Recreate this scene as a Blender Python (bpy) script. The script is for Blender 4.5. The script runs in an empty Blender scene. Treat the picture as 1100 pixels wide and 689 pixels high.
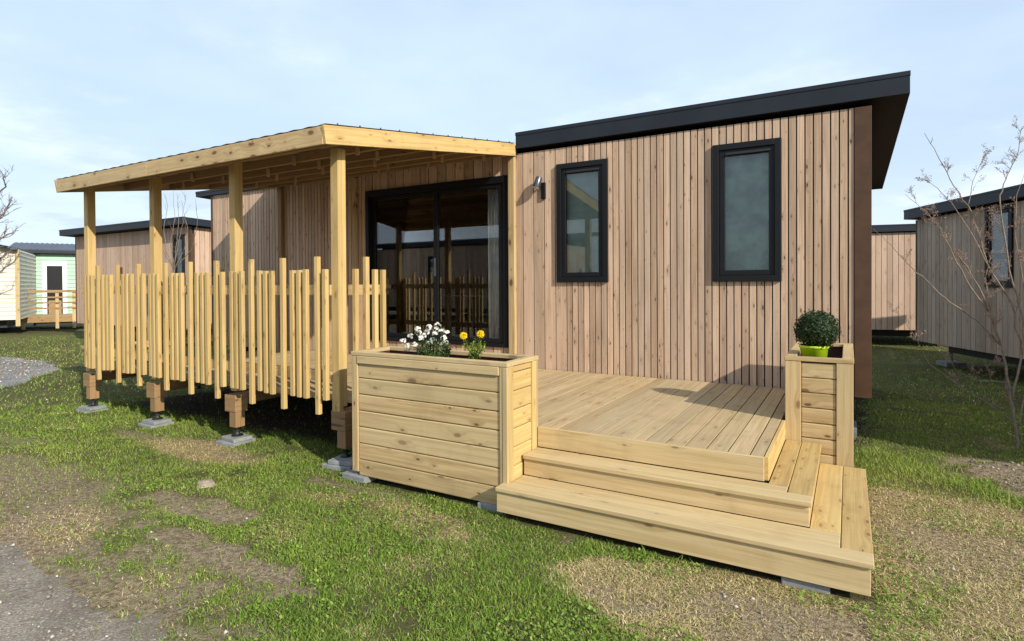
import bpy, math, random
import numpy as np
from mathutils import Vector, Matrix
R = math.radians
rnd = random.Random(7)
scene = bpy.context.scene
COL = scene.collection

# ------------------------------------------------------------------ camera
CX, CY, CZ, YAW, PITCH, ROLL, F = -0.171, -6.265, 1.05, 30.291, 0.554, 0.32, 619.127
cam = bpy.data.objects.new('camera', bpy.data.cameras.new('camera'))
COL.objects.link(cam); scene.camera = cam
cam.data.lens = 36 * F / 1100.0
cam.data.sensor_width = 36
cam.data.shift_y = -(344.5 - 310.474) / 1100.0
cam.data.clip_start = 0.05; cam.data.clip_end = 2000
cam.matrix_world = (Matrix.Translation((CX, CY, CZ)) @ Matrix.Rotation(R(YAW), 4, 'Z')
                    @ Matrix.Rotation(R(90 - PITCH), 4, 'X') @ Matrix.Rotation(R(-ROLL), 4, 'Z'))
# ------------------------------------------------------------------ light
SUN = Vector((1.0, -0.40, 0.58)).normalized()          # towards the sun
sl = bpy.data.lights.new('sun', 'SUN'); sl.energy = 5.0; sl.angle = R(0.6); sl.color = (1.0, 0.94, 0.82)
so = bpy.data.objects.new('sun', sl); COL.objects.link(so)
so.rotation_euler = SUN.to_track_quat('Z', 'Y').to_euler()
W = bpy.data.worlds.new('World'); scene.world = W; W.use_nodes = True
nt = W.node_tree; nt.nodes.clear()
def N(tree, typ, **kw):
    n = tree.nodes.new(typ)
    for k, v in kw.items():
        if k in n.inputs.keys() if hasattr(n.inputs, 'keys') else False: n.inputs[k].default_value = v
        else: setattr(n, k, v)
    return n
out = N(nt, 'ShaderNodeOutputWorld'); bg = N(nt, 'ShaderNodeBackground'); bg.inputs[1].default_value = 0.100
sky = N(nt, 'ShaderNodeTexSky'); sky.sky_type = 'NISHITA'; sky.sun_disc = False
sky.sun_elevation = math.asin(SUN.z); sky.sun_rotation = math.atan2(SUN.x, SUN.y)
sky.air_density = 1.0; sky.dust_density = 1.5; sky.ozone_density = 1.2
tc = N(nt, 'ShaderNodeTexCoord')
sep = N(nt, 'ShaderNodeSeparateXYZ'); nt.links.new(tc.outputs['Generated'], sep.inputs[0])
# cloud-plane projection: direction / (z + .12)
add = N(nt, 'ShaderNodeMath', operation='ADD'); add.inputs[1].default_value = 0.12; nt.links.new(sep.outputs[2], add.inputs[0])
mx = N(nt, 'ShaderNodeMath', operation='MAXIMUM'); mx.inputs[1].default_value = 0.05; nt.links.new(add.outputs[0], mx.inputs[0])
dv = N(nt, 'ShaderNodeVectorMath', operation='DIVIDE'); nt.links.new(tc.outputs['Generated'], dv.inputs[0])
cb = N(nt, 'ShaderNodeCombineXYZ')
for i in range(3): nt.links.new(mx.outputs[0], cb.inputs[i])
nt.links.new(cb.outputs[0], dv.inputs[1])
def wnoise(scale, detail, rough, off=(0, 0, 0), st=(1, 1, 0.3)):
    mp = N(nt, 'ShaderNodeMapping'); mp.inputs['Location'].default_value = off; mp.inputs['Scale'].default_value = st
    nt.links.new(dv.outputs[0], mp.inputs[0])
    n = N(nt, 'ShaderNodeTexNoise'); n.inputs['Scale'].default_value = scale; n.inputs['Detail'].default_value = detail
    n.inputs['Roughness'].default_value = rough; nt.links.new(mp.outputs[0], n.inputs[0]); return n.outputs[0]
def wramp(src, a, b, va, vb):
    m = N(nt, 'ShaderNodeMapRange'); m.interpolation_type = 'SMOOTHSTEP'
    m.inputs[1].default_value = a; m.inputs[2].default_value = b; m.inputs[3].default_value = va; m.inputs[4].default_value = vb
    nt.links.new(src, m.inputs[0]); return m.outputs[0]
def wmix(fac, a, b):
    m = N(nt, 'ShaderNodeMixRGB')
    if isinstance(fac, float): m.inputs[0].default_value = fac
    else: nt.links.new(fac, m.inputs[0])
    for i, c in ((1, a), (2, b)):
        if isinstance(c, tuple): m.inputs[i].default_value = c
        else: nt.links.new(c, m.inputs[i])
    return m.outputs[0]
HAZE = (6.6, 8.2, 10.3, 1)        # thin high veil of haze over the blue
veil = wramp(wnoise(0.7, 5, 0.55, (3.1, 1.7, 0)), 0.3, 0.75, 0.66, 0.93)
c1 = wmix(veil, sky.outputs[0], HAZE)
hz = wramp(sep.outputs[2], 0.0, 0.25, 0.40, 0.0)
c2 = wmix(hz, c1, (8.4, 9.6, 10.8, 1))
cl = wramp(wnoise(0.62, 7, 0.6, (0.4, 5.2, 0)), 0.50, 0.70, 0.0, 0.75)
low = wramp(sep.outputs[2], 0.04, 0.55, 1.0, 0.35)
ml = N(nt, 'ShaderNodeMath', operation='MULTIPLY'); nt.links.new(cl, ml.inputs[0]); nt.links.new(low, ml.inputs[1])
c3 = wmix(ml.outputs[0], c2, (9.9, 10.6, 11.3, 1))
gc = wramp(wnoise(1.25, 6, 0.55, (7.7, 2.3, 0), (1, 1, 0.6)), 0.52, 0.66, 0.0, 0.8)
mg = N(nt, 'ShaderNodeMath', operation='MULTIPLY'); nt.links.new(gc, mg.inputs[0]); nt.links.new(wramp(sep.outputs[2], 0.02, 0.35, 1.0, 0.15), mg.inputs[1])
c4 = wmix(mg.outputs[0], c3, (5.4, 6.5, 7.8, 1))
nt.links.new(c4, bg.inputs[0]); nt.links.new(bg.outputs[0], out.inputs[0])
scene.view_settings.view_transform = 'Standard'; scene.view_settings.look = 'None'
scene.view_settings.exposure = 0.27; scene.view_settings.gamma = 1.0; scene.view_settings.use_curve_mapping = False
scene.cycles.max_bounces = 8; scene.cycles.transparent_max_bounces = 16

# ------------------------------------------------------------------ helpers
def ray(u, v):
    """direction of a pixel of the 1100x689 photograph; used to measure where bare branches stand"""
    y, p, r = R(YAW), R(PITCH), R(ROLL)
    x = (u - 550) / F; w = (310.474 - v) / F
    x, w = x * math.cos(r) + w * math.sin(r), -x * math.sin(r) + w * math.cos(r)
    fz, up = math.cos(p) + w * math.sin(p), w * math.cos(p) - math.sin(p)
    return Vector((x * math.cos(y) - fz * math.sin(y), x * math.sin(y) + fz * math.cos(y), up))
def at(u, v, depth): return Vector((CX, CY, CZ)) + ray(u, v) * depth

class MB:
    def __init__(s): s.v = []; s.f = []; s.uv = []; s.rn = []; s.mi = []; s.m = 0
    def quad(s, pts, uvs, r, flip=False):
        i = len(s.v); s.v += [tuple(p) for p in pts]; idx = list(range(i, i + len(pts)))
        if flip: idx.reverse(); uvs = list(reversed(uvs))
        s.f.append(idx); s.uv += list(uvs); s.rn += [r] * len(pts); s.mi.append(s.m)
    def box(s, x0, x1, y0, y1, z0, z1, g='x', M=None, r=None):
        if x1 < x0: x0, x1 = x1, x0
        if y1 < y0: y0, y1 = y1, y0
        if z1 < z0: z0, z1 = z1, z0
        P = [Vector((x, y, z)) for z in (z0, z1) for y in (y0, y1) for x in (x0, x1)]
        ou, ov = rnd.uniform(0, 40), rnd.uniform(0, 40)
        r = r or (rnd.random(), rnd.random())
        gi = 'xyz'.index(g); ot = [a for a in range(3) if a != gi]
        i = len(s.v)
        s.v += [tuple(M @ p) if M else tuple(p) for p in P]
        for f, ax in (((0, 2, 3, 1), 2), ((4, 5, 7, 6), 2), ((0, 1, 5, 4), 1), ((2, 6, 7, 3), 1), ((0, 4, 6, 2), 0), ((1, 3, 7, 5), 0)):
            s.f.append([i + k for k in f]); s.mi.append(s.m)
            for k in f:
                p = P[k]
                if ax == gi: s.uv.append((ou + p[ot[0]] * 0.25, ov + p[ot[1]]))
                else:
                    o = [a for a in ot if a != ax][0]
                    s.uv.append((ou + p[gi], ov + p[o] + (3.3 if ax == ot[0] else 0)))
                s.rn.append(r)
    def beam(s, a, b, w, h, up=(0, 0, 1)):
        a, b = Vector(a), Vector(b); d = (b - a); L = d.length; d.normalize()
        up = Vector(up); sd = d.cross(up).normalized(); up = sd.cross(d)
        M = Matrix((( d.x, sd.x, up.x, a.x), (d.y, sd.y, up.y, a.y), (d.z, sd.z, up.z, a.z), (0, 0, 0, 1)))
        s.box(0, L, -w / 2, w / 2, -h / 2, h / 2, 'x', M)
    def tube(s, pts, rad, n=8, cap=True):
        pts = [Vector(p) for p in pts]; r = (rnd.random(), rnd.random()); i0 = len(s.v); ln = 0
        ref = Vector((0.3, 0.2, 1)).normalized(); off = rnd.uniform(0, 30)
        for k, p in enumerate(pts):
            d = (pts[min(k + 1, len(pts) - 1)] - pts[max(k - 1, 0)])
            if d.length < 1e-9: d = Vector((0, 0, 1))
            d.normalize()
            if abs(d.dot(ref)) > .98: ref = Vector((1, 0, 0))
            a = d.cross(ref).normalized(); b = d.cross(a)
            rr = rad[k] if isinstance(rad, (list, tuple)) else rad
            for j in range(n):
                t = 2 * math.pi * j / n; s.v.append(tuple(p + (a * math.cos(t) + b * math.sin(t)) * rr))
        for k in range(len(pts) - 1):
            L = (pts[k + 1] - pts[k]).length
            for j in range(n):
                q = [i0 + k * n + j, i0 + k * n + (j + 1) % n, i0 + (k + 1) * n + (j + 1) % n, i0 + (k + 1) * n + j]
                s.f.append(q[::-1]); s.mi.append(s.m)
                for (kk, jj) in reversed(((0, j), (0, j + 1), (1, j + 1), (1, j))):
                    s.uv.append((off + ln + kk * L, jj / n * 0.3)); s.rn.append(r)
            ln += L
        if cap:
            for base, fl in ((i0, False), (i0 + (len(pts) - 1) * n, True)):
                f = [base + j for j in range(n)]
                if fl: f.reverse()
                f = f if not fl else f
                s.f.append(f); s.mi.append(s.m); s.uv += [(off, 0)] * n; s.rn += [r] * n
    def lathe(s, c, prof, n=24):
        """prof: list of (radius, z)"""
        r = (rnd.random(), rnd.random()); i0 = len(s.v); c = Vector(c)
        for rr, z in prof:
            for j in range(n):
                t = 2 * math.pi * j / n; s.v.append((c.x + rr * math.cos(t), c.y + rr * math.sin(t), c.z + z))
        for k in range(len(prof) - 1):
            for j in range(n):
                s.f.append([i0 + k * n + j, i0 + k * n + (j + 1) % n, i0 + (k + 1) * n + (j + 1) % n, i0 + (k + 1) * n + j]); s.mi.append(s.m)
                s.uv += [(j / n, k), ((j + 1) / n, k), ((j + 1) / n, k + 1), (j / n, k + 1)]; s.rn += [r] * 4
    def build(s, name, mat, parent=None, bevel=0, smooth=False):
        me = bpy.data.meshes.new(name); me.from_pydata(s.v, [], s.f); 
        u = me.uv_layers.new(name='UVMap'); u.data.foreach_set('uv', np.array(s.uv, 'f').ravel())
        w = me.uv_layers.new(name='rnd'); w.data.foreach_set('uv', np.array(s.rn, 'f').ravel())
        mats = mat if isinstance(mat, (list, tuple)) else [mat]
        for m in mats: me.materials.append(m)
        if len(mats) > 1: me.polygons.foreach_set('material_index', np.array(s.mi, 'i'))
        if smooth: me.polygons.foreach_set('use_smooth', np.ones(len(s.f), bool))
        me.update()
        o = bpy.data.objects.new(name, me); COL.objects.link(o)
        if parent: o.parent = parent
        if bevel:
            b = o.modifiers.new('bevel', 'BEVEL'); b.width = bevel; b.segments = 2; b.limit_method = 'ANGLE'; b.harden_normals = False
        return o
def tag(o, label, cat=None, group=None, kind=None):
    if label: o['label'] = label
    if cat: o['category'] = cat
    if group: o['group'] = group
    if kind: o['kind'] = kind
    return o
def thing(name, label, cat, loc=(0, 0, 0), rz=0, group=None):
    o = bpy.data.objects.new(name, None); COL.objects.link(o); o.empty_display_size = .2
    o.location = loc; o.rotation_euler = (0, 0, rz)
    return tag(o, label, cat, group)
def keep(o, root):      # parent o (built in world coordinates) under root without moving it
    o.parent = root; o.matrix_parent_inverse = (Matrix.Translation(root.location) @ root.rotation_euler.to_matrix().to_4x4()).inverted()
    return o

# ------------------------------------------------------------------ materials
def newmat(name):
    m = bpy.data.materials.new(name); m.use_nodes = True; t = m.node_tree
    return m, t, t.nodes['Principled BSDF']
def L(t, a, b): t.links.new(a, b)
def tnoise(t, vec, scale, detail=3, rough=.5, dist=0):
    n = t.nodes.new('ShaderNodeTexNoise'); n.inputs['Scale'].default_value = scale; n.inputs['Detail'].default_value = detail
    n.inputs['Roughness'].default_value = rough; n.inputs['Distortion'].default_value = dist
    if vec is not None: L(t, vec, n.inputs['Vector'])
    return n.outputs[0]
def tmap(t, vec, sc=(1, 1, 1), loc=(0, 0, 0)):
    n = t.nodes.new('ShaderNodeMapping'); n.inputs['Scale'].default_value = sc; n.inputs['Location'].default_value = loc
    L(t, vec, n.inputs[0]); return n.outputs[0]
def trange(t, src, a, b, c=0., d=1., smooth=True):
    n = t.nodes.new('ShaderNodeMapRange')
    if smooth: n.interpolation_type = 'SMOOTHSTEP'
    for i, x in enumerate((a, b, c, d)): n.inputs[i + 1].default_value = x
    L(t, src, n.inputs[0]); return n.outputs[0]
def tmix(t, fac, a, b, mode='MIX'):
    n = t.nodes.new('ShaderNodeMixRGB'); n.blend_type = mode
    for i, c in enumerate((fac, a, b)):
        if isinstance(c, (int, float)): n.inputs[i].default_value = c if i == 0 else (c, c, c, 1)
        elif isinstance(c, tuple): n.inputs[i].default_value = c if len(c) == 4 else c + (1,)
        else: L(t, c, n.inputs[i])
    return n.outputs[0]
def tmath(t, op, a, b=0.0):
    n = t.nodes.new('ShaderNodeMath'); n.operation = op
    for i, c in enumerate((a, b)):
        if isinstance(c, (int, float)): n.inputs[i].default_value = c
        else: L(t, c, n.inputs[i])
    return n.outputs[0]
def bump(t, p, h, strength=.3, dist=.002):
    n = t.nodes.new('ShaderNodeBump'); n.inputs['Strength'].default_value = strength; n.inputs['Distance'].default_value = dist
    L(t, h, n.inputs['Height']); L(t, n.outputs[0], p.inputs['Normal'])

def wood(name, base, dark, knot, var=.3, hue=None, knots=1.0, rough=.65, kscale=(3.2, 9.0), stain=None, ksz=1.0):
    """sawn softwood: grain along U, one random pair per board in the second UV map"""
    m, t, p = newmat(name)
    uv = t.nodes.new('ShaderNodeUVMap'); uv.uv_map = 'UVMap'; UV = uv.outputs[0]
    rn = t.nodes.new('ShaderNodeUVMap'); rn.uv_map = 'rnd'
    sp = t.nodes.new('ShaderNodeSeparateXYZ'); L(t, rn.outputs[0], sp.inputs[0])
    # knots
    vo = t.nodes.new('ShaderNodeTexVoronoi'); vo.voronoi_dimensions = '2D'; vo.inputs['Scale'].default_value = 1
    nd = tnoise(t, tmap(t, UV, (6, 20, 1)), 1, 2)
    mm = t.nodes.new('ShaderNodeVectorMath'); mm.operation = 'ADD'
    mv = t.nodes.new('ShaderNodeVectorMath'); mv.operation = 'SCALE'; mv.inputs['Scale'].default_value = .12
    nn = t.nodes.new('ShaderNodeCombineXYZ'); L(t, nd, nn.inputs[0]); L(t, nd, nn.inputs[1]); L(t, nn.outputs[0], mv.inputs[0])
    L(t, tmap(t, UV, (kscale[0], kscale[1], 1)), mm.inputs[0]); L(t, mv.outputs[0], mm.inputs[1])
    L(t, mm.outputs[0], vo.inputs['Vector'])
    csep = t.nodes.new('ShaderNodeSeparateColor'); L(t, vo.outputs['Color'], csep.inputs[0])
    on = trange(t, csep.outputs[0], .40, .50)
    kd = tmath(t, 'DIVIDE', vo.outputs['Distance'], tmath(t, 'ADD', .35 * ksz, tmath(t, 'MULTIPLY', tmath(t, 'POWER', csep.outputs[1], 2.0), 1.15 * ksz)))
    km = tmath(t, 'MULTIPLY', trange(t, kd, .05, .115, 1, 0), on)
    halo = tmath(t, 'MULTIPLY', trange(t, kd, .05, .42, 1, 0), on)
    # grain bent round the knots
    hv = t.nodes.new('ShaderNodeCombineXYZ'); L(t, tmath(t, 'MULTIPLY', halo, .035), hv.inputs[1])
    av = t.nodes.new('ShaderNodeVectorMath'); av.operation = 'ADD'; L(t, UV, av.inputs[0]); L(t, hv.outputs[0], av.inputs[1])
    g1 = tnoise(t, tmap(t, av.outputs[0], (1.1, 42, 1)), 1, 5, .6, .3)
    g2 = tnoise(t, tmap(t, av.outputs[0], (3.0, 150, 1)), 1, 3, .6)
    big = tnoise(t, tmap(t, UV, (.9, 5, 1)), 1, 3)
    gr = trange(t, g1, .40, .66)
    c = tmix(t, tmath(t, 'MULTIPLY', gr, .62), base, dark)
    c = tmix(t, trange(t, g2, .35, .75, 0, .30), c, tuple(x * .68 for x in dark))
    c = tmix(t, tmath(t, 'MULTIPLY', halo, .32), c, tuple(x * .8 for x in dark))
    c = tmix(t, tmath(t, 'MULTIPLY', km, .85 * knots), c, knot)
    # board to board
    k = trange(t, sp.outputs[0], 0, 1, 1 - var, 1 + var * .6, False)
    c = tmix(t, 1.0, c, k, 'MULTIPLY')
    if hue: c = tmix(t, tmath(t, 'MULTIPLY', trange(t, sp.outputs[1], .35, 1, 0, 1), .32), c, hue, 'MIX')
    c = tmix(t, trange(t, big, .35, .7, 0, .28), c, tmix(t, 1.0, c, (.72, .70, .66), 'MULTIPLY'))
    geo = t.nodes.new('ShaderNodeNewGeometry')
    st = tnoise(t, tmap(t, geo.outputs['Position'], (3.5, 3.5, 1.2)), 1, 5, .65)
    c = tmix(t, trange(t, st, .5, .72, 0, .35 if stain is None else stain), c, tmix(t, 1.0, c, (.66, .64, .62), 'MULTIPLY'))
    L(t, c, p.inputs['Base Color']); p.inputs['Roughness'].default_value = rough
    p.inputs['Specular IOR Level'].default_value = .3
    hh = tmath(t, 'ADD', tmath(t, 'MULTIPLY', g1, .6), tmath(t, 'MULTIPLY', g2, .5))
    bump(t, p, tmath(t, 'SUBTRACT', hh, tmath(t, 'MULTIPLY', km, .4)), .35, .0018)
    return m
PINE = wood('treated_pine', (.53, .39, .20), (.33, .20, .08), (.10, .042, .018), .14, (.55, .46, .26), 1.0, .65, (4.0, 8.5), None, 1.5)
PINE_Y = wood('yellow_pine', (.54, .38, .155), (.38, .235, .08), (.15, .07, .026), .15, (.58, .44, .20), .8, .65, (4.0, 12))
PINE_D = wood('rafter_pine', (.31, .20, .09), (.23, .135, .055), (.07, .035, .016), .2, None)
STEPW = wood('step_pine', (.56, .425, .225), (.40, .27, .115), (.13, .06, .025), .10, (.56, .42, .22), .75, .65, (2.6, 8.0))
POSTW = wood('leg_pine', (.34, .21, .10), (.22, .125, .055), (.10, .05, .02), .15, None)
DECKW = wood('deck_pine', (.50, .37, .205), (.34, .23, .115), (.11, .06, .028), .18, (.44, .36, .235), .5, .7, (3.0, 9))
LARCH = wood('larch_cladding', (.61, .43, .295), (.35, .215, .135), (.075, .034, .02), .27, (.54, .42, .32), 1.0, .75, (5.2, 15))
LARCH_G = wood('weathered_cladding', (.47, .36, .26), (.29, .205, .14), (.12, .08, .06), .25, (.33, .29, .26), .8, .8, (3.0, 9))
LARCH_L = wood('pale_cladding', (.52, .36, .26), (.42, .27, .18), (.2, .11, .07), .2, (.5, .39, .30), .8, .8)

def plain(name, col, rough=.5, metal=0, noise=.12, scale=6, bmp=0, spec=.5):
    m, t, p = newmat(name)
    geo = t.nodes.new('ShaderNodeNewGeometry')
    n = tnoise(t, tmap(t, geo.outputs['Position']), scale, 5, .6)
    c = tmix(t, trange(t, n, .3, .7, 0, 1), tuple(x * (1 - noise) for x in col), tuple(min(1, x * (1 + noise)) for x in col))
    L(t, c, p.inputs['Base Color']); p.inputs['Roughness'].default_value = rough; p.inputs['Metallic'].default_value = metal
    p.inputs['Specular IOR Level'].default_value = spec
    if bmp: bump(t, p, tnoise(t, geo.outputs['Position'], scale * 12, 4, .6), bmp, .003)
    return m
ANTH = plain('anthracite_metal', (.012, .016, .022), .5, 0, .15, 3, 0, .3)
FRAME = plain('black_frame', (.006, .0065, .008), .5, 0, .1, 4, 0, .25)
SOFFIT = plain('dark_soffit', (.009, .008, .008), .8, 0, .1, 3, 0, .2)
BROWN = plain('brown_metal_trim', (.075, .038, .020), .55, 0, .18, 5, 0, .3)
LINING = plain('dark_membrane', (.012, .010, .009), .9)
CHASSIS = plain('black_steel', (.012, .012, .013), .6)
JACK = plain('jack_steel', (.03, .028, .027), .5, .6, .2, 30)
CONC = plain('concrete_slab', (.21, .215, .21), .9, 0, .18, 14, .6)
SOIL = plain('potting_soil', (.028, .014, .008), .95, 0, .4, 50, 1)
PLANKDARK = plain('planter_lining', (.07, .022, .014), .85, 0, .3, 20, .4)
LIME = plain('lime_plastic', (.46, .66, .015), .35, 0, .03, 3)
CURT = plain('curtain_fabric', (.82, .80, .74), .9, 0, .08, 5)
SHEET = plain('corrugated_sheet', (.13, .12, .11), .6, 0, .15, 4)
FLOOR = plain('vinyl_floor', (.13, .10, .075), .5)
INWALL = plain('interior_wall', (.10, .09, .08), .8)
BLIND = plain('window_blind', (.46, .51, .49), .9, 0, .2, 2.5)
BLINDT = plain('voile_blind', (.36, .42, .40), .9, 0, .35, 5)
LAMPM = plain('lamp_metal', (.10, .11, .12), .28, .7, .1, 20)
LENS = plain('lamp_lens', (.6, .6, .56), .3)
CREAM = plain('cream_cladding', (.60, .54, .44), .6, 0, .05, 2)
GREEN = plain('mint_cladding', (.31, .47, .35), .6, 0, .05, 2)
WHITE = plain('white_upvc', (.80, .80, .78), .4, 0, .03, 2)
ROOFS = plain('slate_roof_sheet', (.055, .065, .085), .5, 0, .15, 2)
SIGNM = plain('sign_plate', (.07, .045, .05), .5)
STONE = plain('pale_stone', (.27, .22, .16), .9, 0, .25, 20, .8)
def glass(name, tint=(.93, .97, .96), ior=1.52, refl=1.0, rough=0.0, bmp=0):
    m = bpy.data.materials.new(name); m.use_nodes = True; t = m.node_tree; t.nodes.clear()
    o = t.nodes.new('ShaderNodeOutputMaterial'); mix = t.nodes.new('ShaderNodeMixShader')
    tr = t.nodes.new('ShaderNodeBsdfTransparent'); tr.inputs[0].default_value = tint + (1,)
    gl = t.nodes.new('ShaderNodeBsdfGlossy'); gl.inputs['Roughness'].default_value = rough
    fr = t.nodes.new('ShaderNodeFresnel'); fr.inputs[0].default_value = ior
    f = tmath(t, 'MINIMUM', tmath(t, 'MULTIPLY', fr.outputs[0], refl), .95)
    if bmp:
        geo = t.nodes.new('ShaderNodeNewGeometry'); b = t.nodes.new('ShaderNodeBump'); b.inputs['Strength'].default_value = bmp; b.inputs['Distance'].default_value = .004
        L(t, tnoise(t, geo.outputs['Position'], 34, 3, .6), b.inputs['Height']); L(t, b.outputs[0], gl.inputs['Normal']); L(t, b.outputs[0], fr.inputs['Normal'])
    L(t, f, mix.inputs[0]); L(t, tr.outputs[0], mix.inputs[1]); L(t, gl.outputs[0], mix.inputs[2]); L(t, mix.outputs[0], o.inputs[0])
    return m
GLASS = glass('door_glass', (.93, .95, .95), 1.52, 1.25)
GLASSW = glass('window_glass', (.84, .89, .87), 1.52, 1.35)
GLASST = glass('textured_glass', (.84, .89, .87), 1.52, 1.3, .12, .6)

# ------------------------------------------------------------------ terrain functions
def hashn(ix, iy, s):
    h = (ix.astype(np.int64) * 374761393 + iy.astype(np.int64) * 668265263 + s * 1442695041) & 0xffffffff
    h = ((h ^ (h >> 13)) * 1274126177) & 0xffffffff
    h = h ^ (h >> 16)
    return (h & 0xffff) / 65535.0
def vnoise(x, y, s=0):
    ix = np.floor(x); iy = np.floor(y); fx = x - ix; fy = y - iy
    fx = fx * fx * (3 - 2 * fx); fy = fy * fy * (3 - 2 * fy)
    a = hashn(ix, iy, s); b = hashn(ix + 1, iy, s); c = hashn(ix, iy + 1, s); d = hashn(ix + 1, iy + 1, s)
    return (a * (1 - fx) + b * fx) * (1 - fy) + (c * (1 - fx) + d * fx) * fy
def fbm(x, y, o=4, s=0):
    r = 0; a = .5; t = 0
    for i in range(o): r = r + a * vnoise(x * 2 ** i + 17.3 * i, y * 2 ** i - 9.1 * i, s + i); t += a; a *= .5
    return r / t
def sst(a, b, x):
    t = np.clip((x - a) / (b - a), 0, 1); return t * t * (3 - 2 * t)
def ell(x, y, cx, cy, rx, ry, ang=0, soft=.35):
    c, s_ = math.cos(ang), math.sin(ang); dx = x - cx; dy = y - cy
    d = np.sqrt(((dx * c + dy * s_) / rx) ** 2 + ((-dx * s_ + dy * c) / ry) ** 2)
    return sst(1 + soft, 1 - soft, d)
def bare(x, y):        # bare earth: worn strip beside the track, patches
    n = fbm(x * 1.9, y * 1.9, 5, 3) - .5; m = fbm(x * 8, y * 8, 4, 9) - .5
    q = n * 1.9 + m * 2.4
    strip = sst(-4.25, -4.85, y + q * .65) * .8 * sst(-1.9, -2.9, x + q * .5)
    strip = np.maximum(strip, sst(.15, 1.0, ell(x, y, -5.9, -4.3, 1.8, .38, 0.0, .8) + q * .5) * .75)
    b = strip
    for cx, cy, rx, ry, an, w in ((-4.05, -3.90, .62, .17, .12, .9), (-3.35, -4.28, .8, .16, -.05, .9), (-5.0, -3.05, .2, .07, 0, .6), (-6.5, -3.1, .35, .09, 0, .6), (-3.2, -3.10, .6, .08, 0, .55),
                              (-.45, -3.50, .8, .25, .1, .7), (1.45, -.62, .95, .46, -.5, 1.0), (.35, -2.1, .4, .5, 0, .45), (-8.2, -3.9, 1.2, .16, .1, .5)):
        b = np.maximum(b, w * sst(.30, .85, ell(x, y, cx, cy, rx, ry, an, .7) + q * .55))
    return np.clip(b, 0, 1)
def under(x, y):       # bare grassless soil under raised floors, coloured darker to deepen the shade there
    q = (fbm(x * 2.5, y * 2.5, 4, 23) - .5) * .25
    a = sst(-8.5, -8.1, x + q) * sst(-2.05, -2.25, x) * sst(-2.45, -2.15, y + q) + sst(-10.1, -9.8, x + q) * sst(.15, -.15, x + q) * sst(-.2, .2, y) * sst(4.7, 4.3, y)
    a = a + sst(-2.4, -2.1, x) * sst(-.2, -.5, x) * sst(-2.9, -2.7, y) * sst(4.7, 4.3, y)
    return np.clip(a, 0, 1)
def dry(x, y):         # straw coloured turf
    n = fbm(x * 1.3 + 5, y * 1.3, 4, 21) - .5; m = fbm(x * 5, y * 5, 3, 29) - .5
    q = n * 1.4 + m * .7
    d = np.maximum.reduce([ell(x, y, .45, -2.15, .85, 1.05, .2), ell(x, y, -.55, -3.42, 1.1, .40, .1), ell(x, y, .5, -3.2, .9, .35) * .75,
                           ell(x, y, -3.9, -3.9, 1.1, .35) * .55, sst(-4.0, -4.4, y) * .5 * sst(-2.6, -3.4, x), ell(x, y, -5.5, -3.1, .9, .25) * .5,
                           ell(x, y, -2.9, -3.35, 1.0, .2) * .35])
    band = ell(x, y, 1.0, -.9, 1.2, .26, -.55)
    return np.clip(sst(.25, .85, d + q * .8 - band * .5) * .92 + .16, 0, 1)
def gz(x, y):
    z = -.5 - .32 * sst(1, 9, y) - .17 * sst(10, 22, -x)
    z = z + (fbm(x * .8, y * .8, 3, 41) - .5) * .035 + (fbm(x * 5, y * 5, 3, 47) - .5) * .014
    z = z + .07 * ell(x, y, 1.5, -.55, .8, .4, -.5, .6) * (.5 + fbm(x * 7, y * 7, 4, 51))
    z = z - .012 * bare(x, y)
    return z
def track(x, y):       # signed: >0 inside the gravel track
    q = (fbm(x * 2, y * 2, 4, 61) - .5)
    q2 = (fbm(x * 9, y * 9, 3, 67) - .5)
    return -4.82 - y + q * .6 + q2 * .22
def pathm(x, y):       # gravel driveway on the left
    q = (fbm(x * 1.2, y * 1.2, 4, 71) - .5) * 1.2
    a = ell(x, y, -15.6, -2.6, 4.1, 2.0, -.12, .6)
    return a - .5 + q * .25

def axis(a, b, step, lo, hi, g=1.16):
    mid = list(np.arange(a, b + 1e-6, step)); l = []; s = step; x = a
    while x > lo: s *= g; x -= s; l.append(x)
    r = []; s = step; x = b
    while x < hi: s *= g; x += s; r.append(x)
    return np.array(l[::-1] + mid + r)
def grid_mesh(name, X, Y, zf, mat, attrs=(), mask=None):
    gx, gy = np.meshgrid(X, Y); z = zf(gx, gy)
    v = np.stack([gx, gy, z], -1).reshape(-1, 3); nx, ny = len(X), len(Y)
    i = np.arange(nx * ny).reshape(ny, nx)
    q = np.stack([i[:-1, :-1], i[:-1, 1:], i[1:, 1:], i[1:, :-1]], -1).reshape(-1, 4)
    if mask is not None:
        mk = mask(gx, gy).reshape(-1); q = q[mk[q].any(1)]
    me = bpy.data.meshes.new(name); me.vertices.add(len(v)); me.vertices.foreach_set('co', v.ravel().astype('f'))
    me.loops.add(q.size); me.loops.foreach_set('vertex_index', q.ravel().astype('i'))
    me.polygons.add(len(q)); me.polygons.foreach_set('loop_start', np.arange(0, q.size, 4, dtype='i'))
    me.update(calc_edges=True); me.polygons.foreach_set('use_smooth', np.ones(len(q), bool))
    for an, fn in attrs:
        a = me.attributes.new(an, 'FLOAT', 'POINT'); a.data.foreach_set('value', fn(gx, gy).ravel().astype('f'))
    me.materials.append(mat); o = bpy.data.objects.new(name, me); COL.objects.link(o); return o

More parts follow.
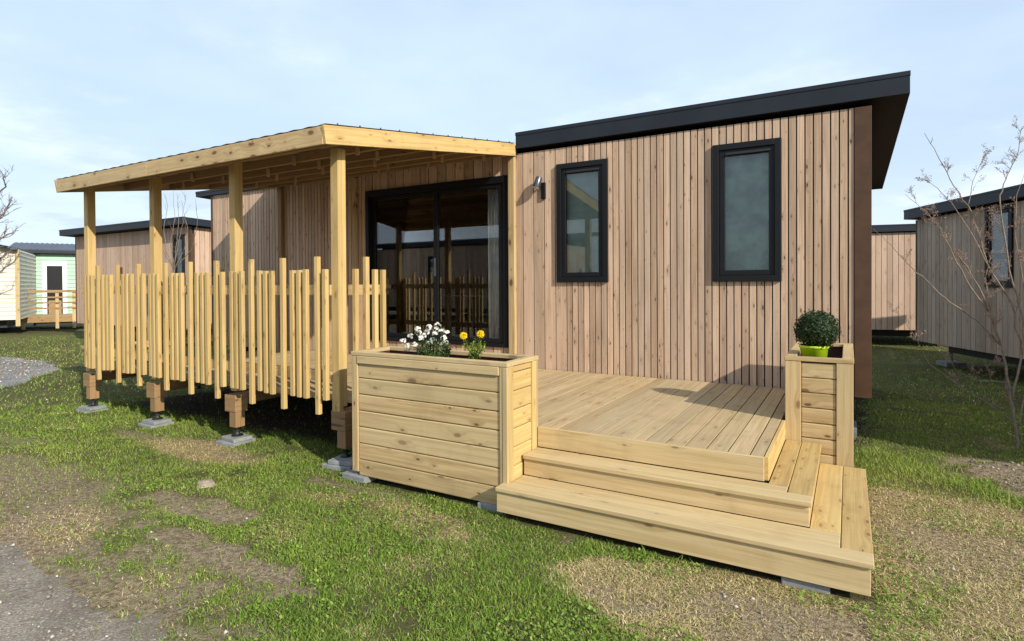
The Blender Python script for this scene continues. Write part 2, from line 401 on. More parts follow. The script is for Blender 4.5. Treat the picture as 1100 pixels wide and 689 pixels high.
# ground material
def ground_mat():
    m, t, p = newmat('turf_ground'); geo = t.nodes.new('ShaderNodeNewGeometry'); P = geo.outputs['Position']
    ab = t.nodes.new('ShaderNodeAttribute'); ab.attribute_name = 'bare'; ad = t.nodes.new('ShaderNodeAttribute'); ad.attribute_name = 'dry'
    n1 = tnoise(t, P, .35, 5, .6); n2 = tnoise(t, P, 3, 6, .65); n3 = tnoise(t, P, 38, 4, .7); n4 = tnoise(t, P, 150, 3, .6)
    g = tmix(t, trange(t, n2, .3, .7), (.035, .045, .013), (.085, .10, .028))
    g = tmix(t, trange(t, n1, .42, .68, 0, .6), g, (.13, .135, .045))
    g = tmix(t, trange(t, n3, .4, .7, 0, .6), g, (.035, .05, .014))
    d = tmix(t, trange(t, n3, .35, .65), (.19, .13, .065), (.46, .35, .19))
    e = tmix(t, trange(t, n3, .35, .65), (.18, .13, .085), (.42, .33, .225))
    e = tmix(t, trange(t, n4, .55, .75, 0, .6), e, (.46, .39, .30))
    c = tmix(t, ad.outputs['Fac'], g, d); c = tmix(t, ab.outputs['Fac'], c, e)
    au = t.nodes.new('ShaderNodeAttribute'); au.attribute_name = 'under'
    c = tmix(t, au.outputs['Fac'], c, tmix(t, trange(t, n3, .35, .65), (.035, .026, .018), (.07, .055, .04)))  # darker soil colour paints extra shade under the floors
    L(t, c, p.inputs['Base Color']); p.inputs['Roughness'].default_value = .95; p.inputs['Specular IOR Level'].default_value = .1
    bump(t, p, tmath(t, 'ADD', n3, tmath(t, 'MULTIPLY', n4, .5)), 1.0, .035)
    return m
GX = axis(-9.0, 2.6, .045, -900, 900, 1.13); GY = axis(-5.6, 1.2, .045, -400, 1200, 1.13)
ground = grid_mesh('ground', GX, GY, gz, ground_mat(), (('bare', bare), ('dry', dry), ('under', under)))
tag(ground, 'grassy ground with worn earth and straw patches', kind='structure')
def gravel_mat(name, a, b, c_, s=1.0):
    m, t, p = newmat(name); P = t.nodes.new('ShaderNodeNewGeometry').outputs['Position']
    vo = t.nodes.new('ShaderNodeTexVoronoi'); vo.inputs['Scale'].default_value = 85 * s; L(t, P, vo.inputs['Vector'])
    n2 = tnoise(t, P, 2.2 * s, 6, .65); n3 = tnoise(t, P, 26 * s, 5, .7)
    se = t.nodes.new('ShaderNodeSeparateColor'); L(t, vo.outputs['Color'], se.inputs[0])
    c = tmix(t, trange(t, n2, .35, .65), a, b)
    c = tmix(t, trange(t, n3, .4, .65, 0, .55), c, tuple(x * .62 for x in a))
    n5 = tnoise(t, P, 80 * s, 4, .75); c = tmix(t, trange(t, n5, .38, .62, 0, .6), c, tuple(x * .5 for x in a))
    st = tmath(t, 'MULTIPLY', trange(t, se.outputs[0], .80, .9), trange(t, n3, .42, .6))
    c = tmix(t, tmath(t, 'MULTIPLY', st, .40), c, c_)
    L(t, c, p.inputs['Base Color']); p.inputs['Roughness'].default_value = .95; p.inputs['Specular IOR Level'].default_value = .15
    bump(t, p, tmath(t, 'ADD', n3, tmath(t, 'MULTIPLY', vo.outputs['Distance'], -.6)), .8, .006); return m
TX = axis(-6.5, -1.0, .05, -80, 60, 1.15); TY = -4.6 - np.concatenate([np.arange(0, 1.4, .05), 1.4 + np.cumsum(.05 * 1.25 ** np.arange(1, 17))])[::-1] * 1.0
TY = np.sort(TY)
TY = TY[TY > -9.4]
tr = grid_mesh('track', TX, TY, lambda x, y: gz(x, y) + .016 * np.tanh(track(x, y) * 5) - .004 + (fbm(x * 9, y * 9, 4, 81) - .5) * .016,
               gravel_mat('compacted_gravel', (.20, .165, .13), (.34, .29, .235), (.60, .55, .48)), mask=lambda x, y: track(x, y) > -.1)
tag(tr, 'compacted grey gravel track', kind='structure')
PX = np.arange(-21, -10.6, .12); PY = np.arange(-6.0, .6, .10)
gp = grid_mesh('gravel_path', PX, PY, lambda x, y: gz(x, y) + .035 * np.tanh(pathm(x, y) * 5) + (fbm(x * 4, y * 4, 4, 83) - .5) * .03,
               gravel_mat('grey_gravel', (.20, .195, .19), (.31, .305, .30), (.50, .49, .48), .6), mask=lambda x, y: pathm(x, y) > -.15)
tag(gp, 'grey gravel path', kind='structure')

# ------------------------------------------------------------------ grass blades (uncountable)
def leaf_mat(name, cols, transl=.35):
    m = bpy.data.materials.new(name); m.use_nodes = True; t = m.node_tree; p = t.nodes['Principled BSDF']
    a = t.nodes.new('ShaderNodeAttribute'); a.attribute_name = 'tone'
    r = t.nodes.new('ShaderNodeValToRGB'); el = r.color_ramp.elements
    for i, (pos, c) in enumerate(cols):
        e = el[i] if i < 2 else el.new(pos)
        e.position = pos; e.color = c + (1,)
    L(t, a.outputs['Fac'], r.inputs[0]); L(t, r.outputs[0], p.inputs['Base Color']); p.inputs['Roughness'].default_value = .55
    p.inputs['Specular IOR Level'].default_value = .25
    tl = t.nodes.new('ShaderNodeBsdfTranslucent'); L(t, r.outputs[0], tl.inputs[0]); mx_ = t.nodes.new('ShaderNodeMixShader'); mx_.inputs[0].default_value = transl
    o = t.nodes['Material Output']; L(t, p.outputs[0], mx_.inputs[1]); L(t, tl.outputs[0], mx_.inputs[2]); L(t, mx_.outputs[0], o.inputs[0])
    return m
GRASSM = leaf_mat('grass_blades', [(0, (.07, .13, .014)), (1, (.68, .55, .32)), (.3, (.165, .265, .032)), (.5, (.28, .37, .06)), (.62, (.38, .34, .11)), (.8, (.54, .42, .21))], .22)
def raw_mesh(name, v, faces, tone, mat):
    """faces: int array (n,3)"""
    me = bpy.data.meshes.new(name); me.vertices.add(len(v)); me.vertices.foreach_set('co', v.astype('f').ravel())
    me.loops.add(faces.size); me.loops.foreach_set('vertex_index', faces.astype('i').ravel())
    me.polygons.add(len(faces)); me.polygons.foreach_set('loop_start', np.arange(0, faces.size, 3, dtype='i')); me.update(calc_edges=True)
    a = me.attributes.new('tone', 'FLOAT', 'POINT'); a.data.foreach_set('value', tone.astype('f'))
    me.materials.append(mat); o = bpy.data.objects.new(name, me); COL.objects.link(o); return o
rg = np.random.default_rng(5)
def scatter(n, dmin, dmax, power, lo=-52, hi=50):
    th = R(YAW) + np.radians(rg.uniform(-hi, -lo, n))           # angle left of +Y
    # pdf(d) ~ d^(1-power)
    e = 2 - power; u = rg.random(n); d = (dmin ** e + u * (dmax ** e - dmin ** e)) ** (1 / e)
    return CX - d * np.sin(th), CY + d * np.cos(th), d
def under_solid(x, y):
    planter = (x > -3.58) & (x < -2.12) & (y > -2.99) & (y < -2.5)
    steps = (x > -2.14) & (x < -.06) & (y > -3.07) & (y < -1.4)
    pl2 = (x > -.6) & (x < -.13) & (y > -1.48) & (y < -.15)
    return planter | steps | pl2
def blades(n, dmin, dmax, power, wmul, hmul):
    x, y, d = scatter(n, dmin, dmax, power)
    B = bare(x, y); D = dry(x, y); keepm = rg.random(n) > np.clip(B * 1.05, 0, .95)
    keepm &= ~((track(x, y) > -.05) & (rg.random(n) > .05 + .5 * sst(.25, 0, track(x, y)))) & ~under_solid(x, y) & (pathm(x, y) < .02)
    clump = fbm(x * 4.2, y * 4.2, 4, 91); keepm &= rg.random(n) < sst(.22, .50, clump + .08)
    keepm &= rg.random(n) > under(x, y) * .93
    x, y, d, B, D, clump = [a[keepm] for a in (x, y, d, B, D, clump)]; n = len(x)
    z = gz(x, y) - .004
    straw = rg.random(n) < np.clip(D * 1.0 - .04, .05, .94)
    h = rg.uniform(.011, .031, n) * (.6 + .9 * clump) * hmul; w = rg.uniform(.0012, .0027, n) * wmul
    tall = (rg.random(n) < .05); h = np.where(tall, h * 1.5, h)
    lush = ell(x, y, 1.0, -.9, 1.2, .3, -.55) + sst(.3, -.2, np.abs(y + .25)) * (x > -.1) * (x < 1); h *= 1 + .8 * np.clip(lush, 0, 1)
    lean = np.where(straw, rg.uniform(.9, 2.4, n), rg.uniform(.15, 1.1, n)); h = np.where(straw, h * .8, h); w = np.where(straw, w * 1.1, w)
    a = rg.uniform(0, 2 * np.pi, n); dx, dy = np.cos(a), np.sin(a); b = rg.uniform(0, np.pi, n); px, py = np.cos(b), np.sin(b)
    tone = np.where(straw, rg.uniform(.6, 1.0, n), np.clip(.33 + (fbm(x * .9, y * .9, 3, 95) - .5) * .55 + rg.normal(0, .11, n), 0, .6))
    base = np.stack([x, y, z], -1); pv = np.stack([px * w, py * w, np.zeros(n)], -1)
    md = base + np.stack([dx * h * lean * .3, dy * h * lean * .3, h * .55], -1)
    tp = base + np.stack([dx * h * lean, dy * h * lean, h * np.where(straw, .45, 1.0)], -1)
    v = np.stack([base - pv, base + pv, md + pv * .8, md - pv * .8, tp], 1).reshape(-1, 3)
    i = np.arange(n)[:, None] * 5; f = np.concatenate([i + [0, 1, 2], i + [0, 2, 3], i + [3, 2, 4]], 1).reshape(-1, 3)
    return v, f, np.repeat(tone, 5)
parts = [blades(680000, 1.35, 9.5, 1.55, 1.0, 1.0), blades(90000, 7.5, 26, 1.0, 3.2, 1.5)]
# small broad leaves (clover and plantain) mostly close to the camera
x, y, d = scatter(60000, 1.35, 5.5, 1.4); k = (fbm(x * 1.1, y * 1.1, 3, 33) + .25 * sst(-3.4, -4.4, y) > .58) & (bare(x, y) < .4) & (track(x, y) < 0) & ~under_solid(x, y)
x, y = x[k], y[k]; n = len(x); z = gz(x, y) + rg.uniform(.008, .03, n); a = rg.uniform(0, 2 * np.pi, n); s = rg.uniform(.005, .011, n)
c, sn = np.cos(a) * s, np.sin(a) * s; tz = rg.normal(0, .35, (n, 2)) * s[:, None]
v = np.stack([np.stack([x - c, y - sn, z - tz[:, 0]], -1), np.stack([x + sn * .6, y - c * .6, z + tz[:, 1]], -1),
              np.stack([x + c, y + sn, z + tz[:, 0]], -1), np.stack([x - sn * .6, y + c * .6, z - tz[:, 1]], -1)], 1).reshape(-1, 3)
i = np.arange(n)[:, None] * 4; f = np.concatenate([i + [0, 1, 2], i + [0, 2, 3]], 1).reshape(-1, 3)
parts.append((v, f, np.repeat(np.clip(rg.normal(.25, .12, n), 0, .55), 4)))
V, Fc, T, o_ = [], [], [], 0
for v, f, t_ in parts: V.append(v); Fc.append(f + o_); T.append(t_); o_ += len(v)
tag(raw_mesh('grass', np.concatenate(V), np.concatenate(Fc), np.concatenate(T), GRASSM), 'short green lawn with straw coloured blades among it', 'grass', kind='stuff')
# straw litter and small stones
def pebbles(name, x, y, z, s, mat):
    n = len(x); t = rg.uniform(.6, 1.3, (n, 6)) * s[:, None]
    c = np.stack([x, y, z], -1)[:, None, :]
    dirs = np.array([[1, 0, 0], [0, 1, 0], [-1, 0, 0], [0, -1, 0], [0, 0, .7], [0, 0, -.7]])
    a = rg.uniform(0, 6.28, n); Rm = np.zeros((n, 3, 3)); Rm[:, 0, 0] = np.cos(a); Rm[:, 0, 1] = -np.sin(a); Rm[:, 1, 0] = np.sin(a); Rm[:, 1, 1] = np.cos(a); Rm[:, 2, 2] = 1
    v = c + np.einsum('nij,kj->nki', Rm, dirs) * t[:, :, None]
    f = np.array([[0, 1, 4], [1, 2, 4], [2, 3, 4], [3, 0, 4], [1, 0, 5], [2, 1, 5], [3, 2, 5], [0, 3, 5]])
    ff = (np.arange(n)[:, None, None] * 6 + f).reshape(-1, 3)
    return raw_mesh(name, v.reshape(-1, 3), ff, np.repeat(rg.random(n), 6), mat)
STM = leaf_mat('loose_stones', [(0, (.15, .125, .10)), (1, (.50, .46, .40)), (.7, (.25, .21, .165))], 0.0)
x, y, d = scatter(150000, 1.3, 7, 1.3); k = ((track(x, y) > -.12) & (rg.random(len(x)) < .02 + .5 * np.clip(fbm(x * 2.5, y * 2.5, 3, 15) - .42, 0, 1))) | ((bare(x, y) > .35) & (rg.random(len(x)) < .07)); x, y = x[k], y[k]
n = len(x); s = .0022 + .012 * rg.random(n) ** 7
x2 = rg.uniform(.7, 2.4, 900); y2 = rg.uniform(-1.2, .3, 900); k = bare(x2, y2) > .4; x2, y2 = x2[k], y2[k]
x3 = rg.uniform(-18, -11, 9000); y3 = rg.uniform(-3.2, .2, 9000); k = pathm(x3, y3) > .02; x3, y3 = x3[k], y3[k]
X_ = np.concatenate([x, x2, x3]); Y_ = np.concatenate([y, y2, y3]); S_ = np.concatenate([s, .004 + .014 * rg.random(len(x2)) ** 2, (.006 + .022 * rg.random(len(x3)) ** 4)])
tag(pebbles('gravel', X_, Y_, gz(X_, Y_) + S_ * .3 + np.where(Y_ < -4, np.maximum(0, .02 * np.tanh(track(X_, Y_) * 9) + (fbm(X_ * 9, Y_ * 9, 4, 81) - .5) * .016), 0) + np.where(X_ < -10.5, np.maximum(0, .035 * np.tanh(pathm(X_, Y_) * 5)), 0), S_, STM), 'loose grey stones on the track and bare earth', 'gravel', kind='stuff')

# ------------------------------------------------------------------ cabins
def cladding(mb, M, L_, z0, z1, openings, pitch, th=.024, gap=.012):
    """vertical planks on the local plane y=0 (outside is -y), x from 0 to L_"""
    x = 0.0; edges = sorted({e for o in openings for e in (o[0], o[1])})
    while x < L_ - .004:
        w = pitch(x); xe = min(x + w, L_)
        cut = [e for e in edges if x + .012 < e < xe - .012]; segs = []; a = x
        for e in cut: segs.append((a, e)); a = e
        segs.append((a, xe)); r = (rnd.random(), rnd.random()); dy = rnd.uniform(-.002, .002)
        for (a, b) in segs:
            zs = [(z0, z1)]
            for (o0, o1, p0, p1) in openings:
                if (a + b) / 2 > o0 and (a + b) / 2 < o1:
                    zs = [q for (s0, s1) in zs for q in ((s0, min(s1, p0)), (max(s0, p1), s1)) if q[1] - q[0] > .01]
            g0 = gap / 2 if a == x else 0; g1 = gap / 2 if b == xe else 0
            for (s0, s1) in zs: mb.box(a + g0, b - g1, dy, th + dy, s0, s1, 'z', M, r)
        x = xe
def sheet_with_holes(mb, M, L_, y0, y1, z0, z1, openings):
    xs = sorted({0, L_, *[e for o in openings for e in (o[0], o[1])]})
    for a, b in zip(xs[:-1], xs[1:]):
        zs = [(z0, z1)]
        for (o0, o1, p0, p1) in openings:
            if o0 < (a + b) / 2 < o1: zs = [q for (s0, s1) in zs for q in ((s0, p0), (p1, s1)) if q[1] - q[0] > .01]
        for (s0, s1) in zs: mb.box(a, b, y0, y1, s0, s1, 'z', M)
def ring(mb, M, x0, x1, z0, z1, w, y0, y1, wb=None, wt=None):
    wb = w if wb is None else wb; wt = w if wt is None else wt
    mb.box(x0, x0 + w, y0, y1, z0, z1, 'z', M); mb.box(x1 - w, x1, y0, y1, z0, z1, 'z', M)
    mb.box(x0 + w, x1 - w, y0, y1, z0, z0 + wb, 'x', M); mb.box(x0 + w, x1 - w, y0, y1, z1 - wt, z1, 'x', M)
def window(M, root, x0, x1, z0, z1, glassm, blindm, bev=.004):
    f = MB(); ring(f, M, x0, x1, z0, z1, .062, -.035, .045); fo = f.build('window', FRAME, root, bev)
    s = MB(); ring(s, M, x0 + .064, x1 - .064, z0 + .064, z1 - .064, .052, -.018, .035, .052, .062)
    s.build('sash', FRAME, fo, bev)
    v = MB(); v.box(x0 + .13, x1 - .10, -.036, -.019, z1 - .118, z1 - .094, 'x', M); v.build('trickle_vent', CHASSIS, fo, .003)
    g = MB(); g.box(x0 + .11, x1 - .11, .000, .006, z0 + .11, z1 - .12, 'z', M); g.build('pane', glassm, fo)
    b = MB(); b.box(x0 + .06, x1 - .06, .075, .085, z0 + .06, z1 - .06, 'z', M); b.build('blind', blindm, fo)
    return fo
def cabin(name, label, cat, M, Ln, Dp, zb, zt, mat, openings, pitch, roof_h=(.07, .26), drop=.18, over=(.40, .30, .06, .30), group=None, trim=BROWN, trimw=.10, ground_off=-.5, detail=True, sections=None):
    """local frame: front facade on y=0 from x=0 to x=Ln; rear at y=Dp"""
    root = thing(name, label, cat, M @ Vector((0, 0, 0)), 0, group)
    def K(o): return keep(o, root)
    pitch_side = lambda x: .14
    w = MB(); cladding(w, M, Ln - trimw, zb, zt, openings, pitch)
    Mr = M @ Matrix.Translation((Ln, 0, 0)) @ Matrix.Rotation(R(90), 4, 'Z')
    Ml = M @ Matrix.Translation((0, Dp, 0)) @ Matrix.Rotation(R(-90), 4, 'Z')
    Mb = M @ Matrix.Translation((Ln, Dp, 0)) @ Matrix.Rotation(R(180), 4, 'Z')
    T0 = lambda m, d=.1: m @ Matrix.Translation((d, 0, 0))
    cladding(w, T0(Mr), Dp - .2, zb, zt - .02, [], pitch_side); cladding(w, T0(Ml), Dp - .2, zb, zt - .02, [], pitch_side); cladding(w, T0(Mb), Ln - .2, zb, zt - drop, [], pitch_side)
    wall = K(w.build('wall', mat))
    c = MB(); sheet_with_holes(c, M, Ln, .034, .10, zb, zt, openings)
    sheet_with_holes(c, Mr @ Matrix.Translation((.1, 0, 0)), Dp - .2, .034, .10, zb, zt, []); sheet_with_holes(c, Ml @ Matrix.Translation((.1, 0, 0)), Dp - .2, .034, .10, zb, zt, [])
    sheet_with_holes(c, Mb, Ln, .034, .10, zb, zt - drop, []); c.box(.1, Ln - .1, .1, Dp - .1, zb, zb + .05, 'x', M)
    K(c.build('wall_lining', LINING))
    for (m, l_) in ((M, Ln), (Mb, Ln)):
        t_ = MB(); t_.box(l_ - trimw, l_ + .012, -.012, .024, zb - .012, zt - (drop if m is Mb else 0), 'z', m); t_.box(l_ - .026, l_ + .012, .024, trimw, zb - .012, zt - drop, 'z', m)
        K(t_.build('corner_trim', trim, None, .002))
    for (m, l_) in ((M, 0), (Mb, 0)):
        t_ = MB(); t_.box(-.012, .04, -.012, -.002, zb - .012, zt - (drop if m is Mb else 0), 'z', m); t_.box(-.012, -.002, -.002, trimw, zb - .012, zt - drop, 'z', m)
        K(t_.build('corner_trim', trim, None, .002))
    # mono-pitch roof slab
    ol, orr, of, ob = over; r = MB()
    for (xa, xb, h0, h1) in (sections or [(-ol, Ln + orr) + tuple(roof_h)]):
        a = [(xa, -of), (xb, -of), (xb, Dp + ob), (xa, Dp + ob)]
        zz = [zt + h0, zt + h0, zt + h0 - drop, zt + h0 - drop]; top = [zt + h1, zt + h1, zt + h1 - drop, zt + h1 - drop]
        lo_ = [M @ Vector((p[0], p[1], z)) for p, z in zip(a, zz)]; hi = [M @ Vector((p[0], p[1], z)) for p, z in zip(a, top)]
        r.m = 0
        for k in range(4):
            q = [lo_[k], lo_[(k + 1) % 4], hi[(k + 1) % 4], hi[k]]; r.quad(q, [(0, 0), (1, 0), (1, 1), (0, 1)], (.5, .5))
        r.quad(hi, [(0, 0), (1, 0), (1, 1), (0, 1)], (.5, .5)); r.m = 1; r.quad(lo_[::-1], [(0, 0), (1, 0), (1, 1), (0, 1)], (.5, .5))
        cap = MB()                                                    # folded edge trim, proud of the fascia
        cap.box(xa - .004, xb + .004, -of - .006, -of + .05, zt + h1 - .035, zt + h1 + .008, 'x', M)
        K(cap.build('roof_trim', ANTH, None, .003))
    K(r.build('roof', [ANTH, SOFFIT]))
    # chassis
    ch = MB()
    for yy in (.55, Dp - .55): ch.box(.3, Ln - .3, yy - .05, yy + .05, zb - .22, zb - .012, 'x', M)
    nx = max(3, int(Ln / 1.6))
    for k in range(nx + 1):
        xx = .3 + (Ln - .6) * k / nx; ch.box(xx - .03, xx + .03, .601, Dp - .601, zb - .15, zb - .013, 'y', M)
    K(ch.build('chassis', CHASSIS))
    for k in range(0, nx + 1, 2):
        for yy in (.55, Dp - .55):
            xx = .3 + (Ln - .6) * k / nx; g_ = M @ Vector((xx, yy, 0)); gg = float(gz(np.array([g_.x]), np.array([g_.y]))[0])
            j = MB(); j.box(xx - .2, xx + .2, yy - .2, yy + .2, gg - .02, gg + .09, 'x', M); j.tube([M @ Vector((xx, yy, gg + .09)), M @ Vector((xx, yy, zb - .2))], .035, 8)
            K(j.build('support_jack', CONC if not detail else [CONC]))
    return root, K

# --- main cabin
MX = -10.1; M0 = Matrix.Translation((MX, 0, 0)); LX = 10.1
W1 = (-3.193, -2.548, 1.057, 2.468); W2 = (-1.393, -.742, 1.055, 2.469); DO = (-6.298, -3.885, .235, 2.412)
def lo(o, e=.03): return (o[0] - MX + e, o[1] - MX - e, o[2] + e, o[3] - e)
def pitch_main(x):
    X = x + MX
    if -6.35 < X < -3.18: return .148
    return .0725 if rnd.random() > .0 else .14
cab, K = cabin('timber_cabin', 'long timber clad cabin with sloping charcoal roof, black windows and sliding door, in the foreground', 'cabin', M0, LX, 4.5, -.02, 2.665, LARCH,
               [lo(W1), lo(W2), lo(DO)], pitch_main, (.055, .245), .18, (.40, .30, .05, .30), trimw=.125, sections=[(-.40, 6.36, -.005, .085), (6.362, LX + .30, .055, .245)])
w1 = window(M0, None, W1[0] - MX, W1[1] - MX, W1[2], W1[3], GLASSW, BLIND); w2 = window(M0, None, W2[0] - MX, W2[1] - MX, W2[2], W2[3], GLASST, BLINDT); K(w1); K(w2)
w1['label'] = 'black window with smooth glass'; w2['label'] = 'black window with rippled frosted glass'
d = MB(); ring(d, None, DO[0], DO[1], DO[2], DO[3], .055, -.03, .09, .05, .09); door = K(d.build('sliding_door', FRAME, None, .003))
for (a, b, ya, yb) in ((DO[0] + .057, -4.985, .036, .075), (-5.06, DO[1] - .057, -.012, .028)):
    s = MB(); ring(s, None, a, b, DO[2] + .052, DO[3] - .092, .075, ya, yb, .055, .05); s.build('sash', FRAME, door, .003)
    g = MB(); g.box(a + .07, b - .07, (ya + yb) / 2 - .004, (ya + yb) / 2 + .004, DO[2] + .1, DO[3] - .13, 'z'); g.build('pane', GLASS, door)
h = MB(); h.box(-5.035, -5.015, -.045, -.013, 1.15, 1.40, 'z'); h.build('handle', LAMPM, door, .004)
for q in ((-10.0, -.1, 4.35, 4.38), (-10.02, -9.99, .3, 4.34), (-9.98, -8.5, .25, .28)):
    r_ = MB(); r_.box(*q, -.62, -.035, 'x'); K(r_.build('light_block_skirt', LINING))  # added panels that keep daylight out from under cabin and deck
# room behind the sliding door
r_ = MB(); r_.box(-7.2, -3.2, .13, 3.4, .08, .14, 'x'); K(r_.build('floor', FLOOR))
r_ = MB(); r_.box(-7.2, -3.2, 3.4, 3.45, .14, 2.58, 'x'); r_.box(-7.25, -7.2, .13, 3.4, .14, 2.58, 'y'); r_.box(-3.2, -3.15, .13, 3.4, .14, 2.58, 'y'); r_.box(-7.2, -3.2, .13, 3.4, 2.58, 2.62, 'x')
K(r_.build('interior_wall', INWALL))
cu = MB(); n = 26
pts = [(-4.27 + .22 * k / n + .0, .14 + .022 * math.sin(k * 1.35)) for k in range(n + 1)]
for k in range(n):
    (a, b), (c_, d_) = pts[k], pts[k + 1]; s = .55 + .0 * k
    cu.quad([(a, b, .16), (c_, d_, .16), (c_, d_, 2.38), (a, b, 2.38)], [(0, 0), (1, 0), (1, 1), (0, 1)], (.5, .5))
cu = cu.build('curtain', CURT, None, 0, True); so_ = cu.modifiers.new('th', 'SOLIDIFY'); so_.thickness = .003
tag(cu, 'narrow cream curtain hanging behind the right edge of the sliding door', 'curtain')
# dining table and chairs dimly seen inside
tb = thing('dining_table', 'dark dining table inside the cabin behind the glass door', 'table', (-5.2, 1.6, .14))
m = MB(); m.box(-.6, .6, -.4, .4, .70, .735, 'x'); m.build('table_top', FLOOR, tb, .004)
for sx in (-1, 1):
    for sy in (-1, 1): m = MB(); m.box(sx * .54 - .025, sx * .54 + .025, sy * .34 - .025, sy * .34 + .025, 0, .70, 'z'); m.build('leg', FLOOR, tb)

# wall lamp (downlight between sliding door and window)
lp = thing('wall_lamp', 'small grey cylinder wall lamp pointing down beside the sliding door', 'lamp', (-3.40, 0, 2.17))
m = MB(); m.box(.0, .055, -.03, -.002, -.10, .10, 'z'); m.build('back_plate', FRAME, lp, .004)
m = MB(); a = Vector((-.005, -.062, .16)); b = Vector((-.03, -.095, .03)); m.tube([a, b], [.038, .046], 24); m.build('lamp_shade', LAMPM, lp, .003, True)
m = MB(); e = (b - a).normalized(); m.tube([b - e * .01, b + e * .003], [.041, .041], 24); m.build('lens', LENS, lp)
m = MB(); m.tube([(0, -.03, .06), (-.03, -.09, .07)], .014, 8); m.build('bracket', FRAME, lp)

# ------------------------------------------------------------------ terrace deck
BP = .1295
dk = thing('terrace_deck', 'raised pine deck running from the pergola to the front steps', 'deck', (-4, -1.4, 0))
m = MB(); x = -8.33
while x < -.66:
    b = min(x + BP, -.610)
    y0 = -2.50 if b < -3.75 else (-2.53 if b < -3.5 or b > -2.16 else -2.50)
    m.box(x + .0042, b - .0042, y0, -.014, -.028, 0 + rnd.uniform(-.0008, .0008), 'y'); x = b
keep(m.build('deck_board', DECKW, None, .0012), dk)
m = MB(); m.box(-2.128, -.606, -2.558, -2.533, -.140, .0025, 'x'); keep(m.build('fascia', STEPW, None, .003), dk)
m = MB(); m.box(-.608, -.583, -2.532, -1.468, -.140, .0025, 'y'); keep(m.build('fascia', PINE_Y, None, .003), dk)
m = MB(); m.box(-8.33, -3.80, -.14, -.10, -.16, -.1505, 'x'); keep(m.build('rim_joist', PINE_D, None, .003), dk)
m = MB(); m.box(-8.375, -8.335, -2.50, -.03, -.16, -.002, 'y'); keep(m.build('rim_joist', PINE_D, None, .003), dk)
LEGX = [-8.24, -6.80, -5.375, -3.885]
for X in LEGX:
    m = MB(); m.box(X - .115, X + .052, -2.795, -2.66, -.195, -.0305, 'y'); keep(m.build('bearer_block', POSTW, None, .003), dk)
    m = MB(); m.box(X - .095, X - .050, -2.658, -.10, -.150, -.0305, 'y'); keep(m.build('beam', POSTW, None, .003), dk)
    for yy, nm in ((-2.74, 1), (-1.4, 0), (-.25, 0)):
        m = MB(); m.box(X - .05, X + .05, yy - .05, yy + .05, -.345, -.1965, 'z'); lg = keep(m.build('leg', POSTW, None, .004), dk)
        j = MB(); j.tube([(X, yy, -.344), (X, yy, -.425)], .016, 10); j.tube([(X, yy, -.375), (X, yy, -.39)], .032, 6)
        j.lathe((X, yy, -.425), [(.055, -.012), (.055, 0), (.03, .006), (.02, .03), (.0, .03)], 14); jo = j.build('jack', JACK, dk); keep(jo, dk)
for y in (-1.9, -.9):
    m = MB(); m.box(-3.7, -.65, y - .04, y + .04, -.20, -.03, 'x'); keep(m.build('beam', POSTW, None, .003), dk)
# concrete slabs under the legs
SG = 'concrete slabs under the deck legs'
def slab(x, y, z, w, d_, h, a, lab):
    m = MB(); m.box(-w / 2, w / 2, -d_ / 2, d_ / 2, 0, h, 'x'); o = m.build('concrete_slab', CONC, None, .006)
    o.location = (x, y, z); o.rotation_euler = (0, 0, a); tag(o, lab, 'paving slab', SG); return o
for i, (X, nm) in enumerate(zip(LEGX[:3], ('far left deck leg', 'second deck leg from the left', 'third deck leg from the left'))):
    slab(X - .01, -2.75, -.512, .27, .25, .04, .05 * (i - 1), 'grey concrete slab on the grass, lower one of the pair under the ' + nm)
    slab(X + .01, -2.75, -.471, .24, .19, .036, .12 * (1 - i), 'grey concrete slab, upper one of the pair under the ' + nm)
slab(-3.86, -2.78, -.50, .30, .22, .042, .12, 'grey concrete slab at the left corner of the flower planter, lower left of three')
slab(-3.84, -2.78, -.457, .24, .18, .034, .2, 'grey concrete slab stacked under the main post leg beside the flower planter')
slab(-3.54, -2.93, -.505, .26, .13, .05, -.05, 'grey concrete slab poking out under the left end of the flower planter')
slab(-2.27, -2.92, -.50, .20, .14, .05, .03, 'grey concrete slab between the flower planter and the bottom step')
slab(-.36, -2.99, -.508, .22, .10, .05, .02, 'grey concrete slab under the right end of the bottom step')

# ------------------------------------------------------------------ steps
st = thing('deck_steps', 'two pine steps wrapping round the front and right side of the deck', 'steps', (-1.2, -2.8, -.5))
s1, s2 = -.142, -.284
def tread(boards, mat=STEPW):
    m = MB()
    for b in boards: m.box(*b)
    return keep(m.build('tread', mat, None, .004), st)
tread([(-2.126, -.3425, -2.785, -2.672, s1 - .027, s1, 'x'), (-2.126, -.606 + .13, -2.668, -2.561, s1 - .027, s1 - .001, 'x')])
tread([(-.606 + .132, -.3425, -2.669, -1.470, s1 - .027, s1 - .002, 'y') if False else (-.470, -.3425, -2.669, -1.470, s1 - .027, s1 - .002, 'y'), (-.581, -.4735, -2.557, -1.470, s1 - .027, s1 - .001, 'y')], PINE_Y)
tread([(-2.170, -.066, -3.078, -2.955, s2 - .027, s2, 'x'), (-2.126, -.208, -2.951, -2.77, s2 - .027, s2 - .001, 'x')])
tread([(-.204, -.066, -2.951, -1.47, s2 - .027, s2 - .002, 'y'), (-.354, -.2075, -2.765, -1.47, s2 - .027, s2 - .001, 'y')], PINE_Y)
